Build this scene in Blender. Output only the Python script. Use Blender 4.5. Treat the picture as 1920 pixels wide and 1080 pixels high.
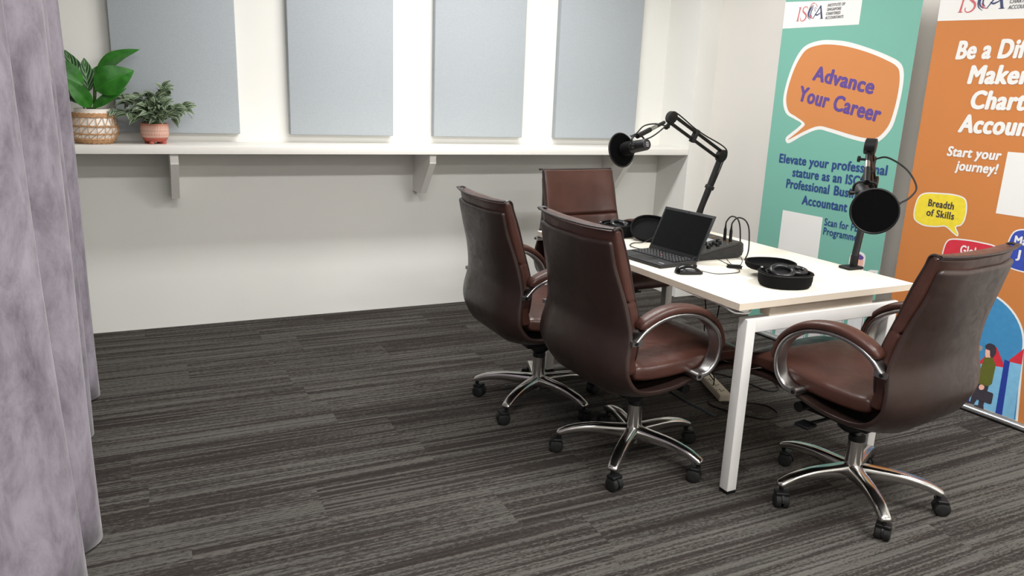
import bpy, bmesh, math, random
from mathutils import Vector, Matrix
for o in list(bpy.data.objects): bpy.data.objects.remove(o, do_unlink=True)
S = bpy.context.scene
COL = S.collection
random.seed(7)
PI = math.pi

# ------------------------------------------------------------ camera, world, lights, exposure
CAM_H, YAW, PITCH, ROLL, FPX = 1.3873, 0.4533, 0.2496, 0.0393, 1423.2
Fw = Vector((math.sin(YAW)*math.cos(PITCH), math.cos(YAW)*math.cos(PITCH), -math.sin(PITCH)))
Rt = Vector((math.cos(YAW), -math.sin(YAW), 0)); Up = Rt.cross(Fw)
R2 = Rt*math.cos(ROLL)+Up*math.sin(ROLL); U2 = -Rt*math.sin(ROLL)+Up*math.cos(ROLL)
cd = bpy.data.cameras.new('camera'); cam = bpy.data.objects.new('camera', cd); COL.objects.link(cam)
cam.matrix_world = Matrix(((R2.x, U2.x, -Fw.x, 0), (R2.y, U2.y, -Fw.y, 0), (R2.z, U2.z, -Fw.z, CAM_H), (0, 0, 0, 1)))
cd.sensor_width = 36; cd.lens = FPX*36/1920; cd.clip_start = 0.02
S.camera = cam

w = bpy.data.worlds.new('world'); S.world = w; w.use_nodes = True
w.node_tree.nodes['Background'].inputs[0].default_value = (0.9, 0.95, 1, 1)
w.node_tree.nodes['Background'].inputs[1].default_value = 0.3

def area(name, loc, sx, sy, power, col=(1, 0.992, 0.975)):
    l = bpy.data.lights.new(name, 'AREA'); l.shape = 'RECTANGLE'; l.size = sx; l.size_y = sy; l.energy = power; l.color = col
    o = bpy.data.objects.new(name, l); COL.objects.link(o); o.location = loc
    return o
CEIL = 2.72
area('ceiling_and_fill_lamp', (1.70, 3.36, CEIL-.03), 1.7, .28, 43)
area('ceiling_and_fill_lamp', (0.45, 0.60, CEIL-.03), 1.3, .28, 46)
area('ceiling_and_fill_lamp', (2.55, 0.60, CEIL-.03), 1.3, .28, 52)
area('ceiling_and_fill_lamp', (0.7, -1.8, CEIL-.03), 1.2, .28, 30)  # unseen rear fill lamp, added to raise the ambient light
area('ceiling_and_fill_lamp', (2.95, -1.8, CEIL-.03), 1.2, .28, 34)  # unseen fill lamp, added to send light behind the banners
S.view_settings.view_transform = 'Standard'; S.view_settings.look = 'None'
S.view_settings.gamma = 1; S.view_settings.use_curve_mapping = False
S.view_settings.exposure = 0.55

# ------------------------------------------------------------ materials
def lin(c):
    r = []
    for v in c[:3]:
        v /= 255; r.append(v/12.92 if v <= .04045 else ((v+.055)/1.055)**2.4)
    return (*r, 1)
class NT:
    def __init__(s, name):
        s.m = bpy.data.materials.new(name); s.m.use_nodes = True
        s.t = s.m.node_tree; s.b = s.t.nodes['Principled BSDF']; s.b.inputs['IOR'].default_value = 1.45
    def n(s, typ, **kw):
        x = s.t.nodes.new(typ)
        for k, v in kw.items():
            if k.startswith('i_'):
                key = k[2:]; key = int(key) if key.isdigit() else key.replace('_', ' ')
                x.inputs[key].default_value = v
            else: setattr(x, k, v)
        return x
    def l(s, a, b): s.t.links.new(a, b)
    def math(s, op, a, b=None):
        x = s.n('ShaderNodeMath', operation=op)
        for i, v in enumerate((a, b)):
            if v is None: continue
            if isinstance(v, (int, float)): x.inputs[i].default_value = v
            else: s.l(v, x.inputs[i])
        return x.outputs[0]
    def ramp(s, fac, stops):
        r = s.n('ShaderNodeValToRGB'); e = r.color_ramp.elements
        while len(e) < len(stops): e.new(0.5)
        for i, (p, c) in enumerate(stops): e[i].position = p; e[i].color = c
        s.l(fac, r.inputs[0]); return r.outputs[0]
    def bump(s, h, strength, dist):
        b = s.n('ShaderNodeBump', i_Strength=strength, i_Distance=dist)
        s.l(h, b.inputs['Height']); s.l(b.outputs[0], s.b.inputs['Normal'])
def simple(name, rgb, rough=.5, metal=0, var=.06, scale=40, bump=0, spec=.5):
    k = NT(name); c = lin(rgb)
    tc = k.n('ShaderNodeTexCoord'); no = k.n('ShaderNodeTexNoise', i_Scale=scale, i_Detail=4.0)
    k.l(tc.outputs['Object'], no.inputs['Vector'])
    lo = tuple(max(0, v*(1-var)) for v in c[:3])+(1,); hi = tuple(min(1, v*(1+var)) for v in c[:3])+(1,)
    k.l(k.ramp(no.outputs[0], [(.3, lo), (.7, hi)]), k.b.inputs['Base Color'])
    k.b.inputs['Roughness'].default_value = rough; k.b.inputs['Metallic'].default_value = metal
    k.b.inputs['Specular IOR Level'].default_value = spec
    if bump: k.bump(no.outputs[0], bump, .002)
    return k.m
def carpet():
    k = NT('carpet'); tc = k.n('ShaderNodeTexCoord'); sp = k.n('ShaderNodeSeparateXYZ'); k.l(tc.outputs['Object'], sp.inputs[0])
    X, Y = sp.outputs[0], sp.outputs[1]
    row = k.math('FLOOR', k.math('DIVIDE', Y, .25))
    wn = k.n('ShaderNodeTexWhiteNoise', noise_dimensions='1D'); k.l(row, wn.inputs['W'])
    xs = k.math('ADD', X, k.math('MULTIPLY', wn.outputs['Value'], 3.0))
    colm = k.math('FLOOR', k.math('DIVIDE', xs, 1.0))
    wn2 = k.n('ShaderNodeTexWhiteNoise', noise_dimensions='2D'); cb = k.n('ShaderNodeCombineXYZ'); k.l(row, cb.inputs[0]); k.l(colm, cb.inputs[1]); k.l(cb.outputs[0], wn2.inputs['Vector'])
    seed = wn2.outputs['Value']
    def streak(fx, fy, detail, mul, rough=.6):
        c = k.n('ShaderNodeCombineXYZ'); k.l(k.math('MULTIPLY', xs, fx), c.inputs[0]); k.l(k.math('MULTIPLY', Y, fy), c.inputs[1]); k.l(k.math('MULTIPLY', seed, mul), c.inputs[2])
        n = k.n('ShaderNodeTexNoise', i_Scale=1.0, i_Detail=detail, i_Roughness=rough); k.l(c.outputs[0], n.inputs['Vector']); return n.outputs[0]
    s1 = streak(.55, 16, 2, 60)          # wide bands
    s2 = streak(1.1, 85, 2, 90, .5)          # thin lines
    s3 = streak(60, 190, 2, 20)         # broken edges
    g = k.math('ADD', k.math('ADD', k.math('MULTIPLY', s1, .8), k.math('MULTIPLY', s3, .45)), k.math('MULTIPLY', k.math('SUBTRACT', seed, .5), .10))
    ground = k.ramp(g, [(.54, lin((54, 49, 46))), (.61, lin((64, 59, 56))), (.67, lin((78, 75, 71))), (.77, lin((88, 86, 82)))])
    q = k.math('ADD', s2, k.math('MULTIPLY', k.math('SUBTRACT', s3, .5), .30))
    hi = k.ramp(q, [(.555, (0, 0, 0, 1)), (.60, (1, 1, 1, 1))]); lo = k.ramp(q, [(.41, (1, 1, 1, 1)), (.455, (0, 0, 0, 1))])
    m1 = k.n('ShaderNodeMix', data_type='RGBA'); k.l(k.math('MULTIPLY', hi, .62), m1.inputs[0]); k.l(ground, m1.inputs[6]); m1.inputs[7].default_value = lin((98, 95, 90))
    m2 = k.n('ShaderNodeMix', data_type='RGBA'); k.l(k.math('MULTIPLY', lo, .68), m2.inputs[0]); k.l(m1.outputs[2], m2.inputs[6]); m2.inputs[7].default_value = lin((44, 39, 37))
    base = m2.outputs[2]; v = q
    fn = k.n('ShaderNodeTexNoise', i_Scale=420.0, i_Detail=2.0); k.l(tc.outputs['Object'], fn.inputs['Vector'])
    sh = k.ramp(fn.outputs[0], [(.25, (.62, .62, .62, 1)), (.75, (1.25, 1.25, 1.25, 1))])
    mx = k.n('ShaderNodeMix', data_type='RGBA', blend_type='MULTIPLY'); mx.inputs[0].default_value = 1
    k.l(base, mx.inputs[6]); k.l(sh, mx.inputs[7]); k.l(mx.outputs[2], k.b.inputs['Base Color'])
    k.b.inputs['Roughness'].default_value = .95; k.b.inputs['Specular IOR Level'].default_value = .15
    hh = k.math('ADD', k.math('MULTIPLY', v, .8), fn.outputs[0]); k.bump(hh, .55, .004)
    return k.m
def leather(name, rgb, rough=.36, crease=.55):
    k = NT(name); tc = k.n('ShaderNodeTexCoord'); c = lin(rgb)
    n1 = k.n('ShaderNodeTexNoise', i_Scale=7.0, i_Detail=3.0); n2 = k.n('ShaderNodeTexVoronoi', i_Scale=420.0); n3 = k.n('ShaderNodeTexNoise', i_Scale=22.0, i_Detail=5.0, i_Distortion=1.2)
    for n in (n1, n2, n3): k.l(tc.outputs['Object'], n.inputs['Vector'])
    k.l(k.ramp(n1.outputs[0], [(.3, tuple(v*.8 for v in c[:3])+(1,)), (.7, tuple(v*1.15 for v in c[:3])+(1,))]), k.b.inputs['Base Color'])
    k.l(k.ramp(n3.outputs[0], [(.3, (rough-.06,)*3+(1,)), (.7, (rough+.08,)*3+(1,))]), k.b.inputs['Roughness'])
    h = k.math('ADD', k.math('MULTIPLY', n2.outputs['Distance'], .10), k.math('MULTIPLY', n3.outputs[0], crease)); k.bump(h, .35, .004)
    return k.m
def velvet():
    k = NT('velvet'); tc = k.n('ShaderNodeTexCoord'); mp = k.n('ShaderNodeMapping'); mp.inputs['Scale'].default_value = (1, 1, .45); k.l(tc.outputs['Object'], mp.inputs[0])
    n1 = k.n('ShaderNodeTexNoise', i_Scale=11.0, i_Detail=8.0, i_Roughness=.7, i_Distortion=.3); n2 = k.n('ShaderNodeTexNoise', i_Scale=130.0, i_Detail=3.0)
    k.l(mp.outputs[0], n1.inputs['Vector']); k.l(tc.outputs['Object'], n2.inputs['Vector'])
    k.l(k.ramp(n1.outputs[0], [(.32, lin((104, 97, 105))), (.48, lin((132, 125, 134))), (.64, lin((152, 145, 155)))]), k.b.inputs['Base Color'])
    k.b.inputs['Roughness'].default_value = .9; k.b.inputs['Specular IOR Level'].default_value = .1
    k.b.inputs['Sheen Weight'].default_value = .3; k.b.inputs['Sheen Roughness'].default_value = .35
    k.bump(k.math('ADD', k.math('MULTIPLY', n1.outputs[0], .4), k.math('MULTIPLY', n2.outputs[0], .3)), .2, .004); return k.m
def leafmat(name, dark, light, scale, vein=True):
    # veins from the uv layer: u across (-1..1 stored as 0..1), v along
    k = NT(name); uv = k.n('ShaderNodeTexCoord'); sp = k.n('ShaderNodeSeparateXYZ'); k.l(uv.outputs['UV'], sp.inputs[0])
    a = k.math('ABSOLUTE', k.math('SUBTRACT', sp.outputs[0], .5))
    nz = k.n('ShaderNodeTexNoise', i_Scale=30.0); k.l(uv.outputs['Object'], nz.inputs['Vector'])
    t = k.math('SUBTRACT', k.math('MULTIPLY', sp.outputs[1], scale), k.math('MULTIPLY', a, scale*.9))
    s = k.math('ABSOLUTE', k.math('SUBTRACT', k.math('FRACT', t), .5))
    s = k.math('ADD', s, k.math('MULTIPLY', k.math('SUBTRACT', nz.outputs[0], .5), .25))
    if vein: col = k.ramp(s, [(.06, lin(light)), (.2, lin(dark))])
    else: col = k.ramp(nz.outputs[0], [(.3, lin(dark)), (.7, lin(light))])
    mid = k.math('LESS_THAN', a, .025)
    mx = k.n('ShaderNodeMix', data_type='RGBA'); k.l(k.math('MULTIPLY', mid, .7), mx.inputs[0]); k.l(col, mx.inputs[6]); mx.inputs[7].default_value = lin(light)
    k.l(mx.outputs[2], k.b.inputs['Base Color']); k.b.inputs['Roughness'].default_value = .45
    return k.m
def variegated():
    k = NT('variegated_leaf'); uv = k.n('ShaderNodeTexCoord'); sp = k.n('ShaderNodeSeparateXYZ'); k.l(uv.outputs['UV'], sp.inputs[0])
    a = k.math('ABSOLUTE', k.math('SUBTRACT', sp.outputs[0], .5))
    nz = k.n('ShaderNodeTexNoise', i_Scale=60.0); k.l(uv.outputs['Object'], nz.inputs['Vector'])
    a2 = k.math('ADD', a, k.math('MULTIPLY', k.math('SUBTRACT', nz.outputs[0], .5), .08))
    k.l(k.ramp(a2, [(.0, lin((92, 112, 80))), (.06, lin((36, 62, 38))), (.15, lin((44, 74, 46))), (.21, lin((206, 216, 184))), (.28, lin((50, 80, 50))), (.40, lin((30, 54, 32))), (.46, lin((176, 192, 156)))]), k.b.inputs['Base Color'])
    k.b.inputs['Roughness'].default_value = .5; return k.m
def terracotta():
    k = NT('dashed_terracotta'); tc = k.n('ShaderNodeTexCoord'); sp = k.n('ShaderNodeSeparateXYZ'); k.l(tc.outputs['Object'], sp.inputs[0])
    ang = k.math('ARCTAN2', sp.outputs[1], sp.outputs[0])
    f = k.math('FRACT', k.math('MULTIPLY', ang, 56/(2*PI)))
    g = k.math('FRACT', k.math('MULTIPLY', sp.outputs[2], 52.0))
    d = k.math('MULTIPLY', k.math('LESS_THAN', f, .30), k.math('GREATER_THAN', g, .18))
    ring = k.math('MULTIPLY', k.math('GREATER_THAN', g, .0), k.math('LESS_THAN', g, .12))
    m = k.math('MAXIMUM', k.math('MULTIPLY', d, .75), k.math('MULTIPLY', ring, .6))
    lim = k.math('LESS_THAN', sp.outputs[2], .093)
    mx = k.n('ShaderNodeMix', data_type='RGBA'); k.l(k.math('MULTIPLY', m, lim), mx.inputs[0]); mx.inputs[6].default_value = lin((184, 126, 106)); mx.inputs[7].default_value = lin((246, 232, 218))
    k.l(mx.outputs[2], k.b.inputs['Base Color']); k.b.inputs['Roughness'].default_value = .8; return k.m
def fabric(name, rgb):
    k = NT(name); tc = k.n('ShaderNodeTexCoord'); n = k.n('ShaderNodeTexNoise', i_Scale=260.0, i_Detail=2.0); k.l(tc.outputs['Object'], n.inputs['Vector'])
    c = lin(rgb); k.l(k.ramp(n.outputs[0], [(.3, tuple(v*.93 for v in c[:3])+(1,)), (.7, tuple(v*1.05 for v in c[:3])+(1,))]), k.b.inputs['Base Color'])
    k.b.inputs['Roughness'].default_value = .95; k.b.inputs['Specular IOR Level'].default_value = .1; k.bump(n.outputs[0], .2, .001); return k.m

M = dict(
    wall=simple('wall_paint', (232, 231, 226), .85, var=.012, scale=3, spec=.2),
    wallr=simple('wall_paint_warm', (226, 222, 216), .85, var=.012, scale=3, spec=.2),
    ceil=simple('ceiling_paint', (235, 235, 232), .9, var=.01, scale=3),
    shelf=simple('white_laminate', (236, 233, 227), .5, var=.012, scale=6),
    carpet=carpet(), velvet=velvet(),
    panel=fabric('acoustic_fabric', (169, 175, 180)),
    leather=leather('brown_leather', (68, 41, 34)), leather2=leather('brown_leather_shell_shaded', (44, 30, 26), .38, .12),  # shell is the same leather darkened, shade on the chair backs put into colour
    leather3=leather('dark_leather_edge', (36, 25, 22), .4),
    chrome=simple('polished_aluminium', (205, 203, 200), .17, 1, var=.04, scale=9),
    alu=simple('brushed_aluminium', (168, 167, 166), .3, 1, var=.08, scale=60),
    steel=simple('steel', (150, 150, 150), .3, 1),
    blackp=simple('black_plastic', (15, 15, 16), .45, spec=.35), blackg=simple('black_gloss', (11, 11, 12), .2), blackm=simple('black_matte', (11, 11, 12), .8, bump=.15, scale=300, spec=.15),
    mesh=simple('black_mesh', (7, 7, 8), .95, bump=.3, scale=900, spec=.08), rubber=simple('black_rubber', (16, 16, 16), .7),
    dark=simple('dark_graphite', (24, 24, 26), .5), mixer=simple('graphite_casing', (46, 45, 44), .45), screen=simple('dark_screen', (9, 10, 12), .3, spec=.22),
    key=simple('key_black', (22, 22, 24), .5), legend=simple('key_legend', (150, 150, 152), .6),
    top=simple('cream_laminate', (224, 219, 205), .42, var=.01, scale=5), edge=simple('beige_edge', (205, 192, 175), .6, var=.03, scale=12),
    white=simple('white_powder_coat', (214, 212, 209), .42, var=.015, scale=12), seam=simple('seam_grey', (150, 146, 138), .7),
    plugw=simple('ivory_plastic', (196, 184, 164), .5), hole=simple('socket_hole', (50, 40, 34), .8), whitep=simple('white_cable', (225, 224, 222), .5),
    ceramic=simple('white_ceramic', (236, 230, 222), .5, var=.02), rattan=simple('rattan', (190, 148, 108), .75, var=.22, scale=120), terra=terracotta(), redclay=simple('red_clay', (178, 92, 78), .8), soil=simple('soil', (52, 40, 32), .95, var=.3),
    lplain=leafmat('green_leaf', (34, 96, 24), (52, 124, 34), 9, False), lvein=leafmat('veined_leaf', (28, 66, 30), (128, 168, 116), 5.5, True), stem=simple('leaf_stem', (66, 92, 48), .6), vari=variegated(),
    # printed banner inks
    green=simple('teal_print', (115, 171, 156), .62, var=.01, scale=4, spec=.3), orange=simple('orange_print', (192, 121, 66), .62, var=.012, scale=4, spec=.3),
    bubble=simple('orange_bubble_print', (198, 130, 78), .62, var=.01, scale=4, spec=.3), pwhite=simple('white_print', (224, 223, 220), .62, var=.01, scale=4, spec=.3),
    navy=simple('navy_print', (38, 66, 122), .62), purple=simple('purple_print', (92, 68, 138), .62), ink=simple('ink_print', (58, 52, 62), .62), yellow=simple('yellow_print', (226, 204, 52), .62), red=simple('red_print', (200, 46, 62), .62), blue=simple('blue_print', (52, 72, 164), .62),
    sky=simple('mid_blue_print', (62, 134, 182), .62), pale=simple('pale_blue_print', (122, 180, 214), .62), dblue=simple('deep_blue_print', (34, 58, 146), .62), olive=simple('olive_print', (94, 98, 36), .62), skin=simple('skin_print', (232, 178, 160), .62), logored=simple('logo_red_print', (196, 98, 104), .62), logonavy=simple('logo_navy_print', (60, 66, 104), .62), grey=simple('grey_print', (92, 90, 96), .62), pgrey=simple('pale_grey_print', (212, 212, 214), .62),
    silver=simple('silver_rail', (196, 196, 197), .3, .85, var=.03), backcloth=simple('banner_back', (232, 232, 230), .8),
    brass=simple('brass', (196, 150, 96), .3, 1), redtip=simple('red_rubber', (170, 40, 40), .6), lcd=simple('grey_lcd', (150, 156, 160), .4),
)

# ------------------------------------------------------------ mesh builder
def catmull(pts, n):
    P = [Vector(p) for p in pts]; out = []
    m = len(P)-1
    for i in range(n+1):
        t = i/n*m; k = min(int(t), m-1); u = t-k
        p0 = P[k-1] if k > 0 else 2*P[k]-P[k+1]; p1 = P[k]; p2 = P[k+1]; p3 = P[k+2] if k+2 <= m else 2*P[k+1]-P[k]
        out.append(.5*((2*p1)+(p2-p0)*u+(2*p0-5*p1+4*p2-p3)*u*u+(3*p1-p0-3*p2+p3)*u**3))
    return out
def lerpl(vals, t):
    m = len(vals)-1; x = max(0, min(1, t))*m; k = min(int(x), m-1); u = x-k
    return vals[k]*(1-u)+vals[k+1]*u
class MB:
    def __init__(s): s.v = []; s.f = []; s.mi = []; s.sm = []; s.mats = []; s.uv = {}
    def _m(s, mat):
        if mat is None: return 0
        if mat not in s.mats: s.mats.append(mat)
        return s.mats.index(mat)
    def add(s, vs, fs, mat=None, smooth=False, X=None, uvs=None):
        b = len(s.v); mi = s._m(mat)
        for i, p in enumerate(vs):
            p = Vector(p); s.v.append(X @ p if X is not None else p)
            if uvs: s.uv[b+i] = uvs[i]
        for f in fs: s.f.append([b+i for i in f]); s.mi.append(mi); s.sm.append(smooth)
        return s
    def box(s, lo, hi, mat=None, X=None, bev=0):
        if bev <= 0:
            x0, y0, z0 = lo; x1, y1, z1 = hi
            v = [(x0, y0, z0), (x1, y0, z0), (x1, y1, z0), (x0, y1, z0), (x0, y0, z1), (x1, y0, z1), (x1, y1, z1), (x0, y1, z1)]
            return s.add(v, [(0, 3, 2, 1), (4, 5, 6, 7), (0, 1, 5, 4), (1, 2, 6, 5), (2, 3, 7, 6), (3, 0, 4, 7)], mat, False, X)
        bm = bmesh.new(); bmesh.ops.create_cube(bm, size=1)
        for q in bm.verts: q.co = Vector([lo[i]+(q.co[i]+.5)*(hi[i]-lo[i]) for i in range(3)])
        bmesh.ops.bevel(bm, geom=bm.edges[:], offset=bev, segments=3, affect='EDGES', profile=.5)
        bm.verts.index_update(); s.add([q.co.copy() for q in bm.verts], [[q.index for q in f.verts] for f in bm.faces], mat, True, X); bm.free(); return s
    def rings(s, rings, mat=None, smooth=True, cap=True, closed=False, X=None):
        n = len(rings[0]); v = [p for r in rings for p in r]; f = []
        R = len(rings)
        for i in range(R if closed else R-1):
            for j in range(n):
                a, b = i*n+j, i*n+(j+1) % n; c, d = ((i+1) % R)*n+(j+1) % n, ((i+1) % R)*n+j
                f.append((a, b, c, d))
        if cap and not closed: f.append(tuple(range(n-1, -1, -1))); f.append(tuple(range((R-1)*n, R*n)))
        return s.add(v, f, mat, smooth, X)
    def tube(s, pts, r, mat=None, n=10, smooth_n=0, closed=False, X=None, cap=True):
        P = catmull(pts, smooth_n) if smooth_n else [Vector(p) for p in pts]
        rs = r if isinstance(r, (list, tuple)) else [r]
        T0 = None; N = None; out = []
        for i, p in enumerate(P):
            if closed: t = P[(i+1) % len(P)]-P[i-1]
            else: t = P[min(i+1, len(P)-1)]-P[max(i-1, 0)]
            t = t.normalized() if t.length > 1e-9 else Vector((0, 0, 1))
            if N is None:
                N = t.orthogonal().normalized()
            else:
                N = (N-t*N.dot(t)); N = N.normalized() if N.length > 1e-6 else t.orthogonal().normalized()
            B = t.cross(N); rr = lerpl(rs, i/max(1, len(P)-1)) if len(rs) > 1 else rs[0]
            out.append([p+N*(math.cos(a)*rr)+B*(math.sin(a)*rr) for a in [2*PI*k/n for k in range(n)]])
        return s.rings(out, mat, True, cap, closed, X)
    def cyl(s, a, b, r, mat=None, n=24, r2=None, X=None):
        s.tube([a, b], [r, r if r2 is None else r2], mat, n, X=X); return s
    def lathe(s, prof, mat=None, n=36, X=None, cap=True):
        return s.rings([[(r*math.cos(2*PI*k/n), r*math.sin(2*PI*k/n), z) for k in range(n)] for r, z in prof], mat, True, cap, False, X)
    def prism(s, poly, d0, d1, mat=None, X=None, smooth=False):
        # polygon in local xy extruded along z
        n = len(poly); v = [(x, y, d0) for x, y in poly]+[(x, y, d1) for x, y in poly]
        f = [tuple(range(n-1, -1, -1)), tuple(range(n, 2*n))]+[(i, (i+1) % n, n+(i+1) % n, n+i) for i in range(n)]
        return s.add(v, f, mat, smooth, X)
    def sweep(s, pts, N, h, wd, mat=None, e=4, n=20, smooth_n=30, X=None, endround=0):
        # rounded-rectangle section swept along pts lying in a plane with normal N; h = half size in plane, wd = half size along N (lists allowed)
        P = catmull(pts, smooth_n); N = Vector(N).normalized(); out = []
        L = [0]
        for i in range(1, len(P)): L.append(L[-1]+(P[i]-P[i-1]).length)
        for i, p in enumerate(P):
            t = (P[min(i+1, len(P)-1)]-P[max(i-1, 0)]).normalized(); B = N.cross(t).normalized()
            q = L[i]/L[-1]; hh = lerpl(h, q) if isinstance(h, (list, tuple)) else h; ww = lerpl(wd, q) if isinstance(wd, (list, tuple)) else wd
            if endround:
                d = min(L[i], L[-1]-L[i]); k = math.sqrt(max(.02, 1-(1-min(1, d/endround))**2)); hh *= k; ww *= (1-.5*(1-k))
            r = []
            for k in range(n):
                a = 2*PI*(k+.5)/n; c, sn = math.cos(a), math.sin(a)
                r.append(p+N*(ww*math.copysign(abs(c)**(2/e), c))+B*(hh*math.copysign(abs(sn)**(2/e), sn)))
            out.append(r)
        return s.rings(out, mat, True, True, False, X)
    def build(s, name, mat=None, parent=None, X=None, autosmooth=True):
        me = bpy.data.meshes.new(name); me.from_pydata([tuple(p) for p in s.v], [], s.f)
        mats = s.mats if s.mats else [mat]
        for m_ in mats: me.materials.append(m_)
        for i, p in enumerate(me.polygons): p.material_index = s.mi[i] if s.mats else 0; p.use_smooth = s.sm[i]
        if s.uv:
            ul = me.uv_layers.new(name='UVMap')
            for lp in me.loops: ul.data[lp.index].uv = s.uv.get(lp.vertex_index, (.5, .5))
        bm = bmesh.new(); bm.from_mesh(me); bmesh.ops.recalc_face_normals(bm, faces=bm.faces); bm.to_mesh(me); bm.free()
        if autosmooth and any(s.sm): me.set_sharp_from_angle(angle=math.radians(42))
        o = bpy.data.objects.new(name, me); COL.objects.link(o)
        if parent: o.parent = parent
        if X is not None: o.matrix_local = X
        return o
def thing(name, label, cat, loc=(0, 0, 0), rz=0, group=None):
    o = bpy.data.objects.new(name, None); COL.objects.link(o); o.location = loc; o.rotation_euler = (0, 0, rz); o.empty_display_size = .1
    return tag(o, label, cat, group)
def tag(o, label, cat, group=None):
    o['label'] = label; o['category'] = cat
    if group: o['group'] = group
    return o
def struct(o): o['kind'] = 'structure'; return o
def lab(o, t): o['label'] = t; return o
def TR(x, y, z): return Matrix.Translation((x, y, z))
def RZ(a): return Matrix.Rotation(a, 4, 'Z')
def frame(o, x, y, z):
    x, y, z = Vector(x).normalized(), Vector(y).normalized(), Vector(z).normalized()
    return Matrix(((x.x, y.x, z.x, o[0]), (x.y, y.y, z.y, o[1]), (x.z, y.z, z.z, o[2]), (0, 0, 0, 1)))

# ------------------------------------------------------------ setting
D, SF, SZ, ST, RX = 4.6503, 4.3012, 1.0654, .0414, 3.419   # back wall, shelf front, shelf top, shelf thickness, alcove side
FY, LX = -2.6, -1.7
def rwx(y): return 3.585+(4.301-y)*.095
struct(MB().box((LX-.1, FY-.1, -.1), (4.1, D+.1, 0)).build('floor', M['carpet']))
struct(MB().box((LX-.1, FY-.1, CEIL), (4.1, D+.1, CEIL+.1)).build('ceiling', M['ceil']))
struct(MB().box((LX-.1, D, 0), (4.1, D+.1, CEIL)).build('wall_back', M['wall']))
struct(MB().box((LX-.1, FY, 0), (LX, D, CEIL)).build('wall_left', M['wall']))
struct(MB().box((LX-.1, FY-.1, 0), (4.1, FY, CEIL)).build('wall_front', M['wall']))
struct(MB().prism([(rwx(FY), FY), (4.1, FY), (4.1, SF), (rwx(SF), SF)], 0, CEIL).build('wall_right', M['wallr']))
struct(MB().prism([(RX, SF), (4.1, SF), (4.1, D), (RX, D)], 0, CEIL).build('wall_alcove', M['wall']))

# ------------------------------------------------------------ shelf with brackets
sh = thing('wall_shelf', 'long white wall shelf on three brackets below the grey acoustic panels', 'shelf', (1.6, SF+.17, SZ-ST))
IX = sh.matrix_basis.inverted()
MB().box((-1.0-1.6, SF-(SF+.17), 0), (RX-1.6-.001, D-SF-.17-.001, ST), bev=.0015).build('shelf_board', M['shelf'], sh)
for bx in (.138, 1.552, 2.955):
    pr = [(-.14, 0), (-.14, -.055), (.03, -.255), (.179, -.255), (.179, 0)]
    X = frame((bx-1.6-.02, 0, 0), (0, 1, 0), (0, 0, 1), (1, 0, 0))
    MB().prism(pr, 0, .04, X=X).build('bracket', M['shelf'], sh)
# ------------------------------------------------------------ acoustic panels
pos = [(-.118, .498, 'leftmost grey acoustic wall panel, behind the two potted plants'), (.775, 1.39, 'second grey acoustic wall panel from the curtain, above bare shelf'),
       (1.652, 2.27, 'third grey acoustic wall panel from the curtain, above the second bracket'), (2.52, 3.165, 'rightmost grey acoustic wall panel, behind the boom microphone by the corner')]
for a, b, t in pos:
    o = MB().box((-(b-a)/2, -.025, 0), ((b-a)/2, .025, 1.2), bev=.004).build('acoustic_panel', M['panel'])
    o.location = ((a+b)/2, D-.0255, 1.112); tag(o, t, 'wall panel', 'grey acoustic panels on the back wall')

# ------------------------------------------------------------ curtain
def curtain():
    pts = [(-.40, 3.74), (-.30, 3.705), (-.256, 3.668), (-.272, 3.60), (-.37, 3.52), (-.39, 3.42), (-.31, 3.30), (-.262, 3.21), (-.30, 3.13), (-.40, 3.04), (-.39, 2.95), (-.27, 2.87), (-.241, 2.80), (-.28, 2.73), (-.39, 2.64), (-.36, 2.54), (-.235, 2.465), (-.203, 2.40), (-.24, 2.33), (-.33, 2.275), (-.238, 2.20), (-.262, 2.12), (-.35, 2.03), (-.46, 1.93), (-.53, 1.80), (-.52, 1.64), (-.42, 1.50), (-.37, 1.36), (-.42, 1.22), (-.52, 1.08), (-.55, .92), (-.47, .78), (-.42, .62)]
    top = [(x+.0, y) for x, y in pts]
    NZ = 26; N = 230
    A = catmull([(x, y, 0) for x, y in pts], N)
    v = []; f = []
    for j in range(NZ+1):
        z = .012+(CEIL-.06)*j/NZ
        for i, p in enumerate(A):
            g = (z/CEIL)
            near = 1 if p.y < 2.3 else 0
            k = max(0, min(1, (2.27-p.y)/.1)) if p.y < 2.27 else 0
            x = p.x-.085*g*k-.016*g*(1-k)
            x += .016*g*math.exp(-((p.y-3.02)/.32)**2)
            x += .006*math.sin(p.y*9+z*2.1)*math.sin(z*1.6+p.y)
            y = p.y+.012*math.sin(z*2.4+p.x*20)*(1 if p.y < 3.55 else 0)
            v.append((x, y, z))
    n = N+1
    for j in range(NZ):
        for i in range(N): f.append((j*n+i, j*n+i+1, (j+1)*n+i+1, (j+1)*n+i))
    m = MB().add(v, f, None, True)
    o = m.build('curtain', M['velvet'], autosmooth=False)
    o.modifiers.new('thick', 'SOLIDIFY').thickness = .004
    tag(o, 'floor-length mauve grey velvet curtain hanging in folds at the left', 'curtain')
curtain()

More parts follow.
